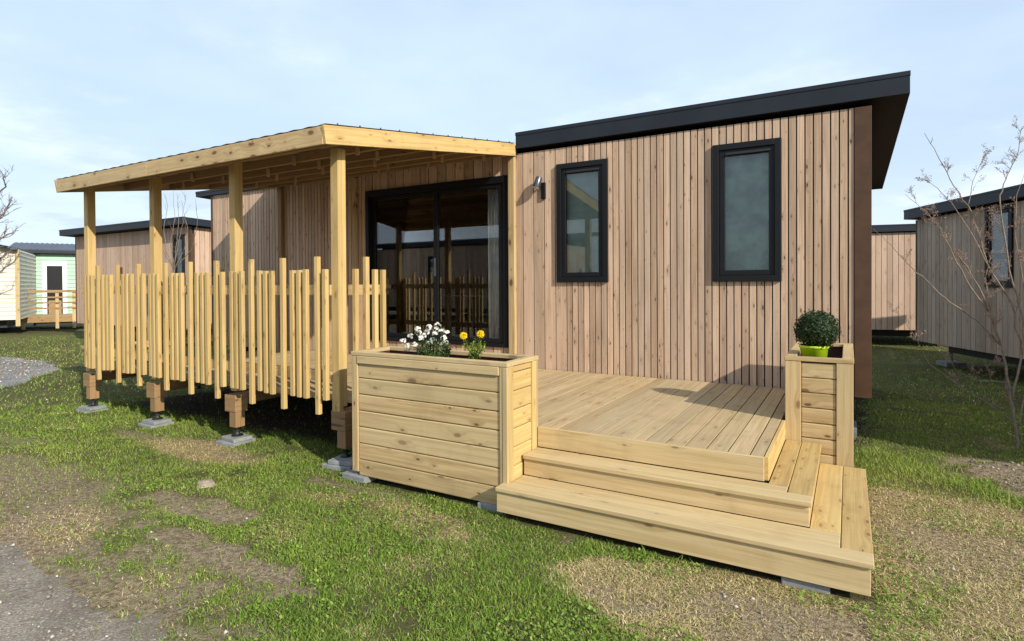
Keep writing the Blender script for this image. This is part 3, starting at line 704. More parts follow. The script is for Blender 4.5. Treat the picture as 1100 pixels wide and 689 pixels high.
for (bx, mt) in (((-2.126, -.355, -2.767, -2.742, s2, s1 - .028, 'x'), STEPW), ((-.381, -.356, -2.741, -1.47, s2, s1 - .028, 'y'), PINE_Y),
                 ((-2.168, -.080, -3.062, -3.037, -.448, s2 - .028, 'x'), STEPW), ((-.106, -.081, -3.036, -1.47, -.448, s2 - .028, 'y'), STEPW), ((-2.168, -2.143, -3.036, -2.985, -.448, s2 - .028, 'y'), STEPW)):
    m = MB(); m.box(*bx); keep(m.build('riser', mt, None, .003), st)
for xx in (-1.9, -1.2, -.5): m = MB(); m.box(xx, xx + .045, -3.03, -2.3, -.44, s2 - .03, 'y'); keep(m.build('stringer', POSTW), st)

# ------------------------------------------------------------------ planters
def planter(name, label, x0, x1, y0, y1, z0, z1, cw, pitch, soilz, tw=.085, cwside=None):
    root = thing(name, label, 'planter', ((x0 + x1) / 2, (y0 + y1) / 2, z0)); K_ = lambda o: keep(o, root); cs = cwside or cw
    t = .024; top = MB(); th = .030
    top.box(x0 - .004, x1 + .004, y0 - .004, y0 + tw, z1 - th, z1, 'x'); top.box(x0 - .004, x1 + .004, y1 - tw, y1 + .004, z1 - th, z1, 'x')
    top.box(x0 - .004, x0 + tw, y0 + tw + .002, y1 - tw - .002, z1 - th, z1 - .001, 'y'); top.box(x1 - tw, x1 + .004, y0 + tw + .002, y1 - tw - .002, z1 - th, z1 - .001, 'y')
    K_(top.build('rim', PINE, None, .004)); zt = z1 - th - .001
    for (a, b, c, d_) in ((x0, x0 + cw, y0, y0 + t), (x1 - cw, x1, y0, y0 + t), (x0, x0 + cw, y1 - t, y1), (x1 - cw, x1, y1 - t, y1)):
        m = MB(); m.box(a, b, c, d_, z0, zt, 'z'); K_(m.build('corner_board', PINE, None, .004))
    for (a, b, c, d_) in ((x0, x0 + t, y0 + t + .001, y0 + cs), (x1 - t, x1, y0 + t + .001, y0 + cs), (x0, x0 + t, y1 - cs, y1 - t - .001), (x1 - t, x1, y1 - cs, y1 - t - .001)):
        m = MB(); m.box(a, b, c, d_, z0, zt, 'z'); K_(m.build('corner_board', PINE_Y, None, .004))
    for side in range(4):
        m = MB(); z = z0 - .03
        while z < zt - .01:
            ze = min(z + pitch, zt - .002)
            # each slat is a rounded shiplap board
            if side == 0: m.box(x0 + cw + .001, x1 - cw - .001, y0 + .010, y0 + .030, z + .0022, ze - .0022, 'x')
            elif side == 1: m.box(x0 + .02, x1 - .02, y1 - .030, y1 - .010, z + .0022, ze - .0022, 'x')
            elif side == 2: m.box(x1 - .030, x1 - .010, y0 + cs + .001, y1 - cs - .001, z + .0022, ze - .0022, 'y')
            else: m.box(x0 + .010, x0 + .030, y0 + cs + .001, y1 - cs - .001, z + .0022, ze - .0022, 'y')
            z = ze
        K_(m.build('slat_panel', PINE if side in (0, 1) else PINE_Y, None, .0075))
    m = MB(); ring_in = .032
    for q in ((x0 + ring_in, x1 - ring_in, y0 + ring_in, y0 + ring_in + .006), (x0 + ring_in, x1 - ring_in, y1 - ring_in - .006, y1 - ring_in), (x0 + ring_in, x0 + ring_in + .006, y0 + .04, y1 - .04), (x1 - ring_in - .006, x1 - ring_in, y0 + .04, y1 - .04)):
        m.box(*q, z0 + .01, zt - .003, 'x')
    K_(m.build('liner', PLANKDARK)); m = MB(); m.box(x0 + .042, x1 - .042, y0 + .042, y1 - .042, soilz - .05, soilz, 'x'); K_(m.build('soil', SOIL))
    return root, K_
pl, KP = planter('flower_planter', 'long pine planter box at the left of the steps holding white and yellow flowers', -3.564, -2.133, -2.978, -2.535, -.425, .520, .062, .128, .43, .055, .085)
m = MB(); m.box(-3.50, -2.197, -2.986, -2.962, .43, .488, 'x'); KP(m.build('trim_board', PINE, None, .004))
m = MB(); m.box(-2.17, -2.132, -2.982, -2.955, -.42, .488, 'z'); KP(m.build('trim_board', PINE, None, .004))
pr, KQ = planter('box_planter', 'tall narrow pine planter at the right of the deck holding the clipped ball shrub', -.587, -.141, -1.464, -.19, -.42, .486, .108, .112, .25, .072, .09)

# ------------------------------------------------------------------ pergola
PYF, PYB = -3.07, -.055
def zbot(y): return 2.161 + (2.640 - 2.161) * (y - PYF) / (0.0 - PYF)      # soffit line of the side fascia
pg = thing('pergola', 'pine pergola with a sloping corrugated roof over the terrace', 'pergola', (-6, -1.5, 0)); KG = lambda o: keep(o, pg)
GL, GR = -8.295, -3.738
m = MB(); m.box(GL, -6.335, PYF, PYF + .028, 2.161, 2.307, 'x'); m.box(-6.333, GR - .029, PYF, PYF + .028, 2.161, 2.307, 'x'); KG(m.build('front_fascia', PINE, None, .003))
for X, mt, xs in ((GR - .014, PINE_Y, 1), (GL - .015, PINE, -1)):
    m = MB(); m.beam((X, PYF - .001, zbot(PYF) + .073), (X, -.045 - .01, zbot(-.055) + .073), .028, .150); KG(m.build('side_fascia', mt, None, .003))
# rafters across (y direction) and purlins along x
sl_ = (2.640 - 2.161) / 3.07
for k in range(5):
    X = GL + .12 + (GR - GL - .24) * k / 4
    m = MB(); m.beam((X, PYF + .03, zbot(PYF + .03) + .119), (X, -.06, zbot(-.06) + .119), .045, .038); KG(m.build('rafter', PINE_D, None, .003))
for k, y in enumerate((-2.90, -2.30, -1.72, -1.15, -.60, -.14)):
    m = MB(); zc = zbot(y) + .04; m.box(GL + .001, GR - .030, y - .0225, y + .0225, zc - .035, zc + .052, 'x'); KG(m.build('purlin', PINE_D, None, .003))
    if k in (0,): continue
    for q in range(5):
        X = GL + .35 + q * .88 + (.3 if k % 2 else 0)
        if X > GR - .1: continue
        m = MB(); m.box(X - .02, X + .02, y - .045, y - .0235, zc - .065, zc + .03, 'z'); KG(m.build('cleat', PINE, None, .002))
m = MB()
nb = 20
for k in range(nb):
    ya, yb = PYF + .03 + (3.0 - .03) * k / nb, PYF + .03 + (3.0 - .03) * (k + 1) / nb
    m.beam((GL + .002, (ya + yb) / 2, zbot((ya + yb) / 2) + .144), (GR - .03, (ya + yb) / 2, zbot((ya + yb) / 2) + .144), (yb - ya) - .004, .011, (0, -.154, .988))
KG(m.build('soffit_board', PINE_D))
# roof sheet with waves
m = MB(); xs = np.linspace(GL - .012, GR + .004, 240); 
def sh(x, y): return zbot(y) + .156 + .003 * math.sin((x - GL) * 2 * math.pi / .18) 
for a, b in zip(xs[:-1], xs[1:]):
    m.quad([(a, PYF + .002, sh(a, PYF + .002)), (b, PYF + .002, sh(b, PYF + .002)), (b, -.06, sh(b, -.06)), (a, -.06, sh(a, -.06))], [(0, 0), (1, 0), (1, 1), (0, 1)], (.5, .5))
o = KG(m.build('roof_sheet', SHEET, None, 0, True)); s = o.modifiers.new('th', 'SOLIDIFY'); s.thickness = .002
for k in range(12):
    m = MB(); y = PYF + .15 + k * .25; m.tube([(GR - .02, y, sh(GR - .02, y) + .0), (GR - .02, y, sh(GR - .02, y) + .014)], .007, 6); KG(m.build('roof_screw', JACK))
for i, X in enumerate((-8.263, -6.895, -5.455, -3.99)):
    yy = (-2.804, -2.752, -2.752, -2.792)[i]; zb_ = -.16 if i < 3 else -.12
    if i < 3:
        m = MB(); m.box(X, X + .09, yy, yy + .09, .002, 2.262, 'z')
    else:
        m = MB(); m.box(X, X + .09, yy, yy + .048 , zb_, 2.205, 'z'); m.box(X + .0, X + .09, yy + .0485, yy + .09, .002, 2.205, 'z')
    KG(m.build('post', PINE_Y, None, .004))
for X, w_ in ((-3.845, .085), (-6.545, .075), (-8.22, .09)):
    m = MB(); m.box(X, X + w_, -.062, -.004, -.0 + .002, zbot(-.04) - .01, 'z'); KG(m.build('wall_post', PINE if X > -8 else POSTW, None, .004))

# ------------------------------------------------------------------ picket fences
PK_LONG = MB(); PK_LONG.box(0, .044, 0, .040, -.07, 1.29, 'z')
def pick_mesh(z0, z1):
    m = MB(); m.box(0, .044, 0, .038, z0, z1, 'z'); return m
def fence(name, label, M, ks, rails, length):
    root = thing(name, label, 'fence', M @ Vector((0, 0, 0)), 0)
    for (x, kind) in ks:
        zz = (-.07, 1.288) if kind == 'L' else (.055 + rnd.uniform(-.008, .008), 1.178 + rnd.uniform(-.004, .004))
        m = MB(); dx = rnd.uniform(-.002, .002); Mt = M @ Matrix.Translation((x, 0, 0)) @ Matrix.Rotation(rnd.uniform(-.0025, .0025), 4, 'Y')
        m.box(0, .044, 0, .038, zz[0], zz[1], 'z', Mt); keep(m.build('picket', PINE_Y, None, .003), root)
    for z in rails:
        for (a, b) in length:
            m = MB(); m.box(a, b, .039, .084, z - .045, z + .045, 'x', M); keep(m.build('rail', PINE, None, .003), root)
    return root
ks = []
for b in range(3):
    o = -1.436 * b
    for dx, k in ((-5.325, 'S'), (-5.262, 'S'), (-5.178, 'S'), (-5.036, 'L'), (-4.912, 'S'), (-4.823, 'S'), (-4.742, 'S'), (-4.587, 'L'), (-4.459, 'S'), (-4.373, 'S'), (-4.289, 'S'), (-4.138, 'L'), (-4.045, 'S')):
        X = dx + o
        if X > -8.40: ks.append((X - (.0 if dx != -4.045 else .0), k))
MF = Matrix.Translation((0, -2.845, 0))
fence('picket_fence', 'long front fence of uneven pine pickets along the terrace under the pergola', MF, ks, (1.0, .26), [(-8.35, -3.985)])
MR = Matrix.Translation((-3.80, -2.70, 0)) @ Matrix.Rotation(R(90), 4, 'Z')
kr = [(.0, 'S'), (.125, 'L'), (.235, 'S'), (.335, 'S')]
fr = fence('picket_fence', 'short return of four pine pickets behind the left end of the flower planter', MR, kr, (1.0,), [(0, .40)])
MLf = Matrix.Translation((-8.40, -.15, 0)) @ Matrix.Rotation(R(-90), 4, 'Z')
kl = []; x = .05; i = 0
pat = 'SSLSSSLSSSLSSSLSSSLSSSL'
while x < 2.5: kl.append((x, pat[i % len(pat)])); i += 1; x += .118
fence('picket_fence', 'side fence of brown pine pickets at the far left end of the terrace', MLf, kl, (1.0, .26), [(0, 2.56)])

# ------------------------------------------------------------------ plants in the planters
def leaf_cloud(name, pts, nrm, size, tone, mat, asp=.5):
    n = len(pts); a = rg.normal(size=(n, 3)); a /= np.linalg.norm(a, axis=1)[:, None]
    nn = nrm + rg.normal(0, .5, (n, 3)); nn /= np.linalg.norm(nn, axis=1)[:, None]
    u = np.cross(nn, a); u /= np.linalg.norm(u, axis=1)[:, None]; w = np.cross(nn, u); s = size[:, None]
    v = np.stack([pts - u * s, pts + w * s * asp, pts + u * s, pts - w * s * asp], 1).reshape(-1, 3)
    i = np.arange(n)[:, None] * 4; f = np.concatenate([i + [0, 1, 2], i + [0, 2, 3]], 1).reshape(-1, 3)
    return raw_mesh(name, v, f, np.repeat(tone, 4), mat)
BOXM = leaf_mat('box_leaves', [(0, (.006, .014, .004)), (1, (.065, .11, .022)), (.5, (.018, .036, .009))], .12)
bt = thing('potted_shrub', 'clipped dark green ball shrub in a lime green pot in the right planter', 'potted plant', (-.405, -1.20, .37)); KB = lambda o: keep(o, bt)
m = MB(); m.lathe((-.405, -1.20, .37), [(.0, 0), (.082, 0), (.098, .165), (.106, .167), (.106, .185), (.098, .185), (.09, .16), (.0, .155)], 36); KB(m.build('pot', LIME, None, 0, True))
n = 9000; q = rg.normal(size=(n, 3)); q /= np.linalg.norm(q, axis=1)[:, None]; rr = .158 * (1 + (fbm(q[:, 0] * 6 + 9, q[:, 1] * 6 + q[:, 2] * 5, 3, 5) - .5) * .26) * np.where(rg.random(n) < .04, rg.uniform(1.0, 1.12, n), rg.uniform(.70, 1.02, n))
pts = q * rr[:, None] * [1, 1, .97] + [-.385, -1.20, .672]; KB(leaf_cloud('foliage', pts, q * 1.5, rg.uniform(.006, .0105, n), np.clip(rg.normal(.42, .25, n), 0, 1), BOXM, .6))
m = MB(); m.tube([(-.40, -1.20, .5), (-.39, -1.2, .6), (-.385, -1.2, .7)], [.012, .009, .006], 6)
for k in range(14):
    a = Vector(q[k]) * .13; m.tube([(-.388, -1.2, .62), Vector((-.385, -1.2, .66)) + a], [.004, .0015], 4)
KB(m.build('stem', POSTW))
FLW = leaf_mat('white_petals', [(0, (.80, .78, .70)), (1, (.88, .88, .84))], .3); FLC = plain('yellow_centre', (.6, .45, .03), .7)
FLY = leaf_mat('yellow_petals', [(0, (.80, .60, .02)), (1, (.90, .78, .06))], .3)
LFM = leaf_mat('plant_leaves', [(0, (.014, .03, .010)), (1, (.10, .17, .03)), (.5, (.035, .065, .018))], .25)
LFY = leaf_mat('bright_leaves', [(0, (.06, .11, .015)), (1, (.34, .42, .05)), (.5, (.15, .23, .03))], .35)
def flower_heads(mb, c, r, nfl, petal):
    """an umbel of small five petalled flowers on a dome of radius r"""
    for k in range(nfl):
        d_ = Vector((rnd.gauss(0, 1), rnd.gauss(0, 1) - .3, rnd.gauss(.7, .7))).normalized(); p0 = Vector(c) + d_ * r * rnd.uniform(.7, 1.05)
        a = d_.cross(Vector((.3, .9, .2))).normalized(); b = d_.cross(a); off = rnd.uniform(0, 6)
        for j in range(5):
            t = off + j * 1.2566; e = a * math.cos(t) + b * math.sin(t); s_ = a * math.cos(t + 1.57) + b * math.sin(t + 1.57)
            mb.quad([p0, p0 + e * petal * .6 - s_ * petal * .42 + d_ * .002, p0 + e * petal + d_ * .001, p0 + e * petal * .6 + s_ * petal * .42 + d_ * .002], [(0, 0)] * 4, (.5, .5))
wf = thing('white_flowers', 'bushy plant with clusters of small white flowers in the long planter', 'flowering plant', (-2.95, -2.74, .43)); KW = lambda o: keep(o, wf)
c0 = Vector((-2.93, -2.76, .50)); m = MB(); stm = MB()
heads = [(449, 355), (461, 353), (470, 351), (474, 357), (459, 358), (452, 365), (467, 361), (477, 365), (472, 371), (461, 371), (441, 363), (433, 368), (446, 372), (455, 362), (480, 359), (465, 367), (469, 355), (478, 369), (450, 359), (438, 373)]
for (u, v) in heads:
    dp = 4.42 + rnd.uniform(-.09, .09); h_ = at(u, v - 1, dp); flower_heads(m, h_, .024, 13, .0105)
    stm.tube([c0 + Vector((rnd.uniform(-.03, .03), 0, -.06)), (c0 + h_) / 2 + Vector((0, 0, .02)), h_], [.003, .0025, .0015], 4)
KW(m.build('flower_head', FLW)); KW(stm.build('stem', LFM))
n = 1500; q = rg.normal(size=(n, 3)); q /= np.linalg.norm(q, axis=1)[:, None]; pts = q * rg.uniform(.3, 1, n)[:, None] ** .5 * [.15, .13, .085] + [c0.x + .02, c0.y, .545]
KW(leaf_cloud('foliage', pts, np.array([[0, 0, .8]]) + q * .5, rg.uniform(.008, .016, n), np.clip(rg.normal(.5, .25, n), 0, 1), LFM, .4))
yf = thing('yellow_flowers', 'small leafy plant with two yellow flowers at the right of the long planter', 'flowering plant', (-2.5, -2.74, .43)); KY = lambda o: keep(o, yf)
m = MB(); stm = MB(); c1_ = at(510, 384, 4.15); LP = []; LN = []; LT = []
for (u, v, fl) in [(498, 362, 1), (516, 360, 1), (505, 368, 0), (511, 366, 0), (521, 369, 0), (500, 370, 0), (515, 370, 0), (507, 374, 0), (519, 374, 0)]:
    tp = at(u, v, 4.15 + rnd.uniform(-.06, .06)); mid = (c1_ * .5 + tp * .5) + Vector((0, 0, -.01)); stm.tube([c1_ + Vector((0, 0, -.05)), mid, tp], [.004, .003, .002], 5)
    if fl: flower_heads(m, tp + Vector((0, 0, .006)), .015, 14, .027)
    for k in range(46 if not fl else 30):
        t = rnd.random(); p0 = c1_.lerp(tp, t); LP.append(tuple(p0 + Vector((rnd.gauss(0, .016), rnd.gauss(0, .016), rnd.gauss(0, .012))))); LN.append((rnd.gauss(0, .6), rnd.gauss(0, .6), 1)); LT.append(min(1, max(0, rnd.gauss(.25 + .55 * t, .18))))
n = len(LP); KY(m.build('flower_head', FLY)); KY(stm.build('stem', LFY)); KY(leaf_cloud('foliage', np.array(LP), np.array(LN), rg.uniform(.008, .017, n), np.array(LT), LFY, .35))

# ------------------------------------------------------------------ other cabins
p14 = lambda x: .14
# B: behind the fence on the left; its near corner is at the right end
ML = Matrix.Translation((-21.45, 2.60, 0)); LB = 6.30
bB, KK = cabin('timber_cabin', 'pinkish timber cabin with flat charcoal roof seen beyond the left end of the fence', 'cabin', ML, LB, 4.2, -.14, 2.60, LARCH_L,
      [(5.52 + .03, 6.02 - .03, .33, 2.37)], p14, (.03, .21), .18, (.35, .20, .30, .3), detail=False, trimw=.1)
KK(window(ML, None, 5.52, 6.02, .30, 2.40, GLASSW, BLIND))
# D: behind, right
MD = Matrix.Translation((-3.2, 12.4, 0)) @ Matrix.Rotation(R(12), 4, 'Z')
bD, KK = cabin('timber_cabin', 'sunlit pale timber cabin standing at the back, between the main cabin and the weathered one', 'cabin', MD, 6.4, 4.2, -.33, 2.42, LARCH_L, [], p14, (.03, .22), .1, (.3, .3, .1, .3), detail=False)
# E: right, long wall facing us in shade
e0 = Vector((1.15, 9.6)); dirE = Vector((.40, -.91)).normalized(); angE = math.atan2(dirE.y, dirE.x)
ME = Matrix.Translation((e0.x, e0.y, 0)) @ Matrix.Rotation(angE, 4, 'Z')
bE, KK = cabin('timber_cabin', 'weathered grey timber cabin at the right edge behind the bare shrub', 'cabin', ME, 7.3, 4.4, -.30, 2.42, LARCH_G,
      [(2.25 + .03, 2.93 - .03, .96, 2.36)], p14, (.04, .25), .18, (.22, .3, .15, .3), detail=False)
KK(window(ME, None, 2.25, 2.93, .93, 2.39, GLASSW, BLIND))
# F: next cabin of the same row, just outside the right edge; it shades the grass beside the main cabin
MF_ = Matrix.Translation((4.6, -1.45, 0))
bF, KK = cabin('timber_cabin', 'timber cabin just outside the right edge of the photo, whose shadow darkens the grass', 'cabin', MF_, 9.6, 3.7, -.05, 2.6, LARCH, [(1.5, 2.15, 1.0, 2.3)], p14, (.05, .24), .18, (.35, .3, .06, .3), detail=False)
KK(window(MF_, None, 1.47, 2.18, .97, 2.33, GLASSW, BLIND))
# G: across the track behind the camera, seen only as a reflection in the sliding door and window
MG = Matrix.Translation((-10.6, -14.5, 0)) @ Matrix.Rotation(R(180), 4, 'Z')
bG, KK = cabin('timber_cabin', 'dark roofed timber cabin across the track, seen reflected in the sliding door', 'cabin', MG, 13.0, 4.4, -.05, 2.7, LARCH, [(2.0, 2.7, 1.0, 2.3), (5.5, 6.2, 1.0, 2.3)], p14, (.05, .24), -.5, (.4, .3, .1, .3), detail=False)
KK(window(MG, None, 2.0, 2.7, 1.0, 2.3, GLASSW, BLIND)); KK(window(MG, None, 5.5, 6.2, 1.0, 2.3, GLASSW, BLIND))

# mobile homes far left: built in their own frame (front wall on y=0, x to the right), then turned to face us
def caravan(label, W_, D_, zb, zt, mat, rows):
    root = thing('mobile_home', label, 'mobile home', (0, 0, 0)); 
    def k_(o): o.parent = root; return o
    m = MB(); m.box(.02, W_ - .02, .02, D_ - .02, zb, zt, 'x')
    z = zb
    while z < zt - .01:
        ze = min(z + rows, zt)
        for k in range(4):
            Mk = (Matrix.Identity(4), Matrix.Translation((W_, 0, 0)) @ Matrix.Rotation(R(90), 4, 'Z'), Matrix.Translation((W_, D_, 0)) @ Matrix.Rotation(R(180), 4, 'Z'), Matrix.Translation((0, D_, 0)) @ Matrix.Rotation(R(-90), 4, 'Z'))[k]
            l_ = (W_, D_, W_, D_)[k]; q = [Mk @ Vector(p) for p in ((0, -.022, z), (l_, -.022, z), (l_, .006, ze), (0, .006, ze))]
            m.quad(q, [(0, 0), (1, 0), (1, 1), (0, 1)], (.5, .5)); q2 = [Mk @ Vector(p) for p in ((0, .006, z), (l_, .006, z), (l_, -.022, z), (0, -.022, z))]
            m.quad(q2, [(0, 0)] * 4, (.5, .5))
        z = ze
    k_(m.build('wall', mat)); c = MB(); c.box(.4, W_ - .4, .4, D_ - .4, zb - .3, zb - .01, 'x'); k_(c.build('chassis', CHASSIS)); return root, k_
def corr_roof(k_, x0, x1, y0, ym, y1, ze, zr, alongx=True):
    m = MB(); xs = np.arange(x0, x1, .09)
    for (ya, za, yb, zb_) in ((y0, ze, ym, zr), (ym, zr, y1, ze)):
        for i, a in enumerate(xs[:-1]):
            b = xs[i + 1]; ha, hb = (.028 if i % 2 else 0), (0 if i % 2 else .028)
            m.quad([(a, ya, za + ha), (b, ya, za + hb), (b, yb, zb_ + hb), (a, yb, zb_ + ha)], [(0, 0)] * 4, (.5, .5))
    o = k_(m.build('roof', ROOFS)); s_ = o.modifiers.new('th', 'SOLIDIFY'); s_.thickness = .05
    g = MB(); g.box(x0, x1, y0 - .02, y0 + .08, ze - .15, ze - .035, 'x'); k_(g.build('gutter', ANTH))
FACE = R(90 - 26)      # turned so that the front wall recedes gently to the right
pG = at(21, 300, 24.5); pC = at(20.5, 300, 21.0)
def hgt(v, dep): return CZ + (307 - v) / F * dep
gH, kH = caravan('mint green mobile home with white framed door and corrugated roof at the far left', 7.5, 3.6, hgt(343, 24.5), hgt(272, 24.5), GREEN, .17)
zt = hgt(271, 24.5); corr_roof(kH, -.4, 7.8, -.25, 1.9, 3.9, zt + .13, zt + .52)
m = MB(); dz0, dz1 = hgt(342, 24.5), hgt(280, 24.5); dx = .76
ring(m, None, dx, dx + .84, dz0, dz1, .15, -.06, .03, .1, .2); do = kH(m.build('door', WHITE))
m = MB(); m.box(dx + .15, dx + .69, -.045, -.03, dz0 + .1, dz1 - .2, 'z'); m.build('pane', FRAME, do)
m = MB(); m.box(dx + .2, dx + .64, -.058, -.046, dz0 + .1, dz0 + .75, 'z'); m.build('door_panel', PINE_D, do)
gH.location = (pG.x, pG.y, 0); gH.rotation_euler = (0, 0, FACE)
cH, kC = caravan('cream mobile home with horizontal cladding cut off by the left edge of the photo', 3.9, 8.0, hgt(343, 21.0), hgt(268, 21.0), CREAM, .155)
zt = hgt(267, 21.0)
m = MB()
for (xa, za, xb, zb_) in ((-.3, zt + .02, 1.95, zt + .46), (1.95, zt + .46, 4.2 - .3, zt + .02)):
    m.quad([(xa, -.3, za), (xb, -.3, zb_), (xb, 8.2, zb_), (xa, 8.2, za)], [(0, 0)] * 4, (.5, .5))
o = kC(m.build('roof', ROOFS)); s_ = o.modifiers.new('th', 'SOLIDIFY'); s_.thickness = .09
m = MB(); gv = [(0, -.012, zt - .06), (3.9, -.012, zt - .06), (3.9, -.012, zt), (1.95, -.012, zt + .38), (0, -.012, zt)]
m.quad(gv, [(0, 0)] * 5, (.5, .5)); o = kC(m.build('gable', CREAM)); s_ = o.modifiers.new('th', 'SOLIDIFY'); s_.thickness = .04
m = MB(); m.box(3.05, 3.42, -.05, -.024, hgt(280.5, 21.), hgt(276.5, 21.), 'x'); kC(m.build('name_plate', SIGNM, None, .01))
m = MB(); m.box(3.80, 3.93, -.10, -.03, hgt(350, 21.), hgt(268, 21.), 'z'); kC(m.build('corner_post', PINE))
cH.rotation_euler = (0, 0, FACE); cH.location = (pC.x - 3.9 * math.cos(FACE), pC.y - 3.9 * math.sin(FACE), 0)
# small deck with rails in front of the green mobile home
fd = thing('raised_deck', 'small wooden deck with horizontal rails in front of the mint green mobile home', 'deck', (0, 0, 0))
def kd_(o): o.parent = fd; return o
D0 = 22.5; pD = at(21.5, 300, D0); H = lambda v: hgt(v, D0); WD = 1.75
m = MB(); m.box(0, WD, 0, .05, H(347), H(340), 'x'); kd_(m.build('fascia', PINE_D))
m = MB(); m.box(0, WD, .052, 2.0, H(340) - .03, H(340) + .002, 'x'); kd_(m.build('deck_board', DECKW))
for (xx, t_) in ((.03, 312), (1.08, 312), (1.62, 312)):
    m = MB(); m.box(xx, xx + .11, -.06, -.004, H(354), H(t_), 'z'); kd_(m.build('post', PINE))
for v_ in (313, 319, 325, 331):
    m = MB(); m.box(0, WD, -.10, -.065, H(v_) - .05, H(v_) + (.05 if v_ == 313 else .01), 'x'); kd_(m.build('rail', PINE_D))
fd.location = (pD.x, pD.y, 0); fd.rotation_euler = (0, 0, FACE)

# ------------------------------------------------------------------ bare trees
BARK = plain('grey_bark', (.16, .125, .09), .85, 0, .3, 25, .4); BARKP = plain('pale_bark', (.20, .155, .115), .8, 0, .25, 30, .4)
BUDM = leaf_mat('buds', [(0, (.20, .13, .10)), (1, (.42, .30, .23)), (.5, (.30, .20, .155))], .2)
def polyline(pts, jit, n):
    out_ = []
    for a, b in zip(pts[:-1], pts[1:]):
        for k in range(n): out_.append(a.lerp(b, k / n) + Vector([rnd.gauss(0, jit) for _ in range(3)]) * (0 if k == 0 else 1))
    return out_ + [pts[-1]]
def shoots(mb, path, r0, lev, ln, dens, buds, up=.6, droop=0, start=0.2):
    tot = len(path)
    for i in range(int(tot * start), tot - 1):
        if rnd.random() < dens:
            d = (path[i + 1] - path[i]).normalized(); s = Vector((rnd.gauss(0, 1), rnd.gauss(0, 1), rnd.gauss(0, .6))).normalized()
            dr = (d * .8 + s * .75 + Vector((0, 0, up * .35))).normalized(); l = ln * rnd.uniform(.4, 1.1) * (1 - .5 * i / tot)
            q = [path[i]]; 
            for k in range(4): dr = (dr + Vector((rnd.gauss(0, .16), rnd.gauss(0, .16), rnd.gauss(.05, .12)))).normalized(); q.append(q[-1] + dr * l / 4)
            mb.tube(q, [r0 * .55 * (1 - .2 * k) for k in range(5)], 4, False)
            if lev > 0: shoots(mb, [q[0].lerp(q[1], .5)] + q[1:], r0 * .6, lev - 1, ln * .5, min(.8, dens * 1.3), buds, up, droop, 0)
            if buds is not None:
                for k in range(1, 5):
                    for _ in range(2): buds.append(tuple(q[k] + Vector([rnd.gauss(0, .006) for _ in range(3)])))
def bare_tree(name, label, stems, depth, radii, dens, ln, lev, matb, djit=.25, budsize=.012, cat='tree'):
    base = stems[0][0]; root = thing(name, label, cat, at(base[0], base[1], depth)); tr_ = MB(); br = MB(); buds = []
    for si, s in enumerate(stems):
        dj = rnd.uniform(-djit, djit) if si else 0
        P_ = [at(u, v, depth + dj * (k / (len(s) - 1))) for k, (u, v) in enumerate(s)]
        path = polyline(P_, radii[si] * .5, 4); n = len(path)
        (tr_ if si == 0 else br).tube(path, [radii[si] * (1 - .78 * k / (n - 1)) for k in range(n)], 8 if radii[si] > .012 else 6, True)
        shoots(br, path, radii[si] * .55, lev, ln, dens, buds)
    keep(tr_.build('trunk', matb, None, 0, True), root); keep(br.build('branch', matb, None, 0, True), root)
    if budsize:
        b = np.array(buds); n = len(b); keep(leaf_cloud('bud', b, rg.normal(size=(n, 3)), rg.uniform(.5, 1.1, n) * budsize, rg.random(n), BUDM, .35), root)
    return root
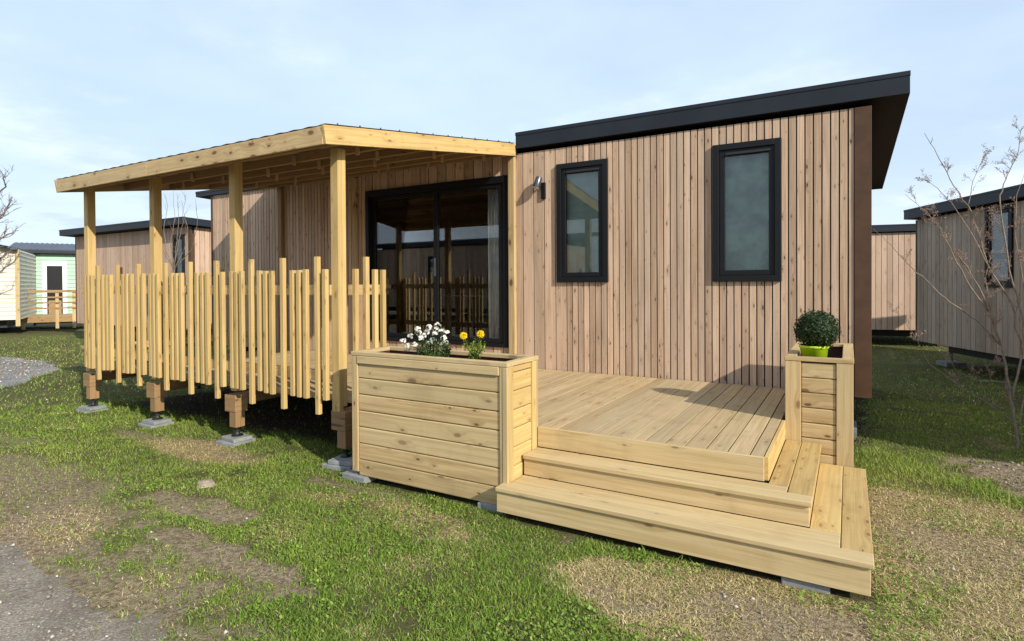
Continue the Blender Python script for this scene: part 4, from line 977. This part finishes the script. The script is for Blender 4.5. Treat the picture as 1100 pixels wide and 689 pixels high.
bare_tree('bare_tree', 'bare young tree with pinkish buds in front of the weathered cabin at the right edge', [
    [(1095, 508), (1091, 460), (1084, 415), (1076, 372), (1062, 333), (1046, 300), (1030, 275)],
    [(1076, 372), (1050, 345), (1020, 325), (1000, 306), (980, 288), (957, 263), (938, 246)],
    [(1062, 335), (1040, 305), (1024, 275), (1010, 245), (996, 228), (973, 209)],
    [(1088, 430), (1098, 380), (1086, 325), (1061, 285), (1052, 252), (1040, 221), (1020, 192), (1006, 165), (993, 143)],
    [(1098, 380), (1100, 345), (1084, 290), (1074, 215), (1078, 198), (1087, 178), (1094, 163), (1098, 136)],
    [(1061, 285), (1043, 250), (1022, 218), (1007, 202), (994, 193)],
    [(1040, 221), (1045, 195), (1057, 168)],
    [(1097, 458), (1074, 443), (1051, 427), (1024, 410), (998, 391), (980, 357), (960, 331)],
    [(1082, 411), (1050, 409), (1026, 398), (1016, 372)],
    [(1092, 470), (1106, 400), (1102, 320), (1090, 250), (1092, 210), (1104, 175)],
    [(1076, 372), (1066, 345), (1058, 300), (1068, 262), (1060, 235)]], 5.3,
    [.015, .0072, .0072, .0098, .009, .0055, .004, .0055, .0045, .007, .005], .50, .25, 2, BARKP, .22, .0085)
bare_tree('bare_shrub', 'upright bare twiggy shrub behind the fence in front of the pinkish cabin', [
    [(187, 305), (187, 292), (187, 284)],
    [(187, 288), (178, 270), (176, 245), (180, 222), (177, 208)], [(187, 286), (183, 262), (188, 235), (186, 205)], [(187, 286), (190, 260), (192, 232), (190, 208)],
    [(188, 288), (198, 268), (202, 248), (197, 226), (200, 208)], [(188, 289), (206, 268), (212, 240), (210, 214)], [(186, 288), (174, 268), (170, 248), (172, 230)], [(187, 286), (193, 255), (197, 238), (195, 215)]],
    13.5, [.035, .012, .012, .012, .012, .012, .010, .010], .30, .42, 1, BARK, .5, .0, 'shrub')
bare_tree('bare_tree', 'leafless tree with fine twigs at the far left edge above the cream mobile home', [
    [(-30, 372), (-32, 330), (-26, 290), (-20, 250), (-12, 215)], [(-26, 290), (-8, 262), (8, 252), (20, 248)], [(-22, 262), (-6, 240), (6, 226), (14, 212)], [(-20, 250), (-8, 222), (2, 204), (6, 188)],
    [(-26, 292), (-50, 250), (-60, 210)], [(-20, 250), (-30, 210), (-34, 180)], [(-28, 300), (-4, 282), (10, 276)], [(-12, 215), (-4, 196), (0, 182)]],
    19, [.14, .05, .05, .05, .07, .06, .03, .03], .55, .8, 2, BARK, 1.2, .0)
# pale stone lying on the turf left of the track edge
m = MB(); m.lathe((0, 0, 0), [(.0, -.02), (.055, -.015), (.075, .01), (.06, .04), (.03, .055), (.0, .058)], 11)
ro = m.build('rock', STONE, None, 0, False); ro.location = (-4.46, -3.63, -.505); ro.scale = (1.15, .8, .8)
for vv in ro.data.vertices: vv.co += Vector((rnd.gauss(0, .006), rnd.gauss(0, .006), rnd.gauss(0, .004)))
tag(ro, 'small pale stone lying in the grass left of centre', 'rock')
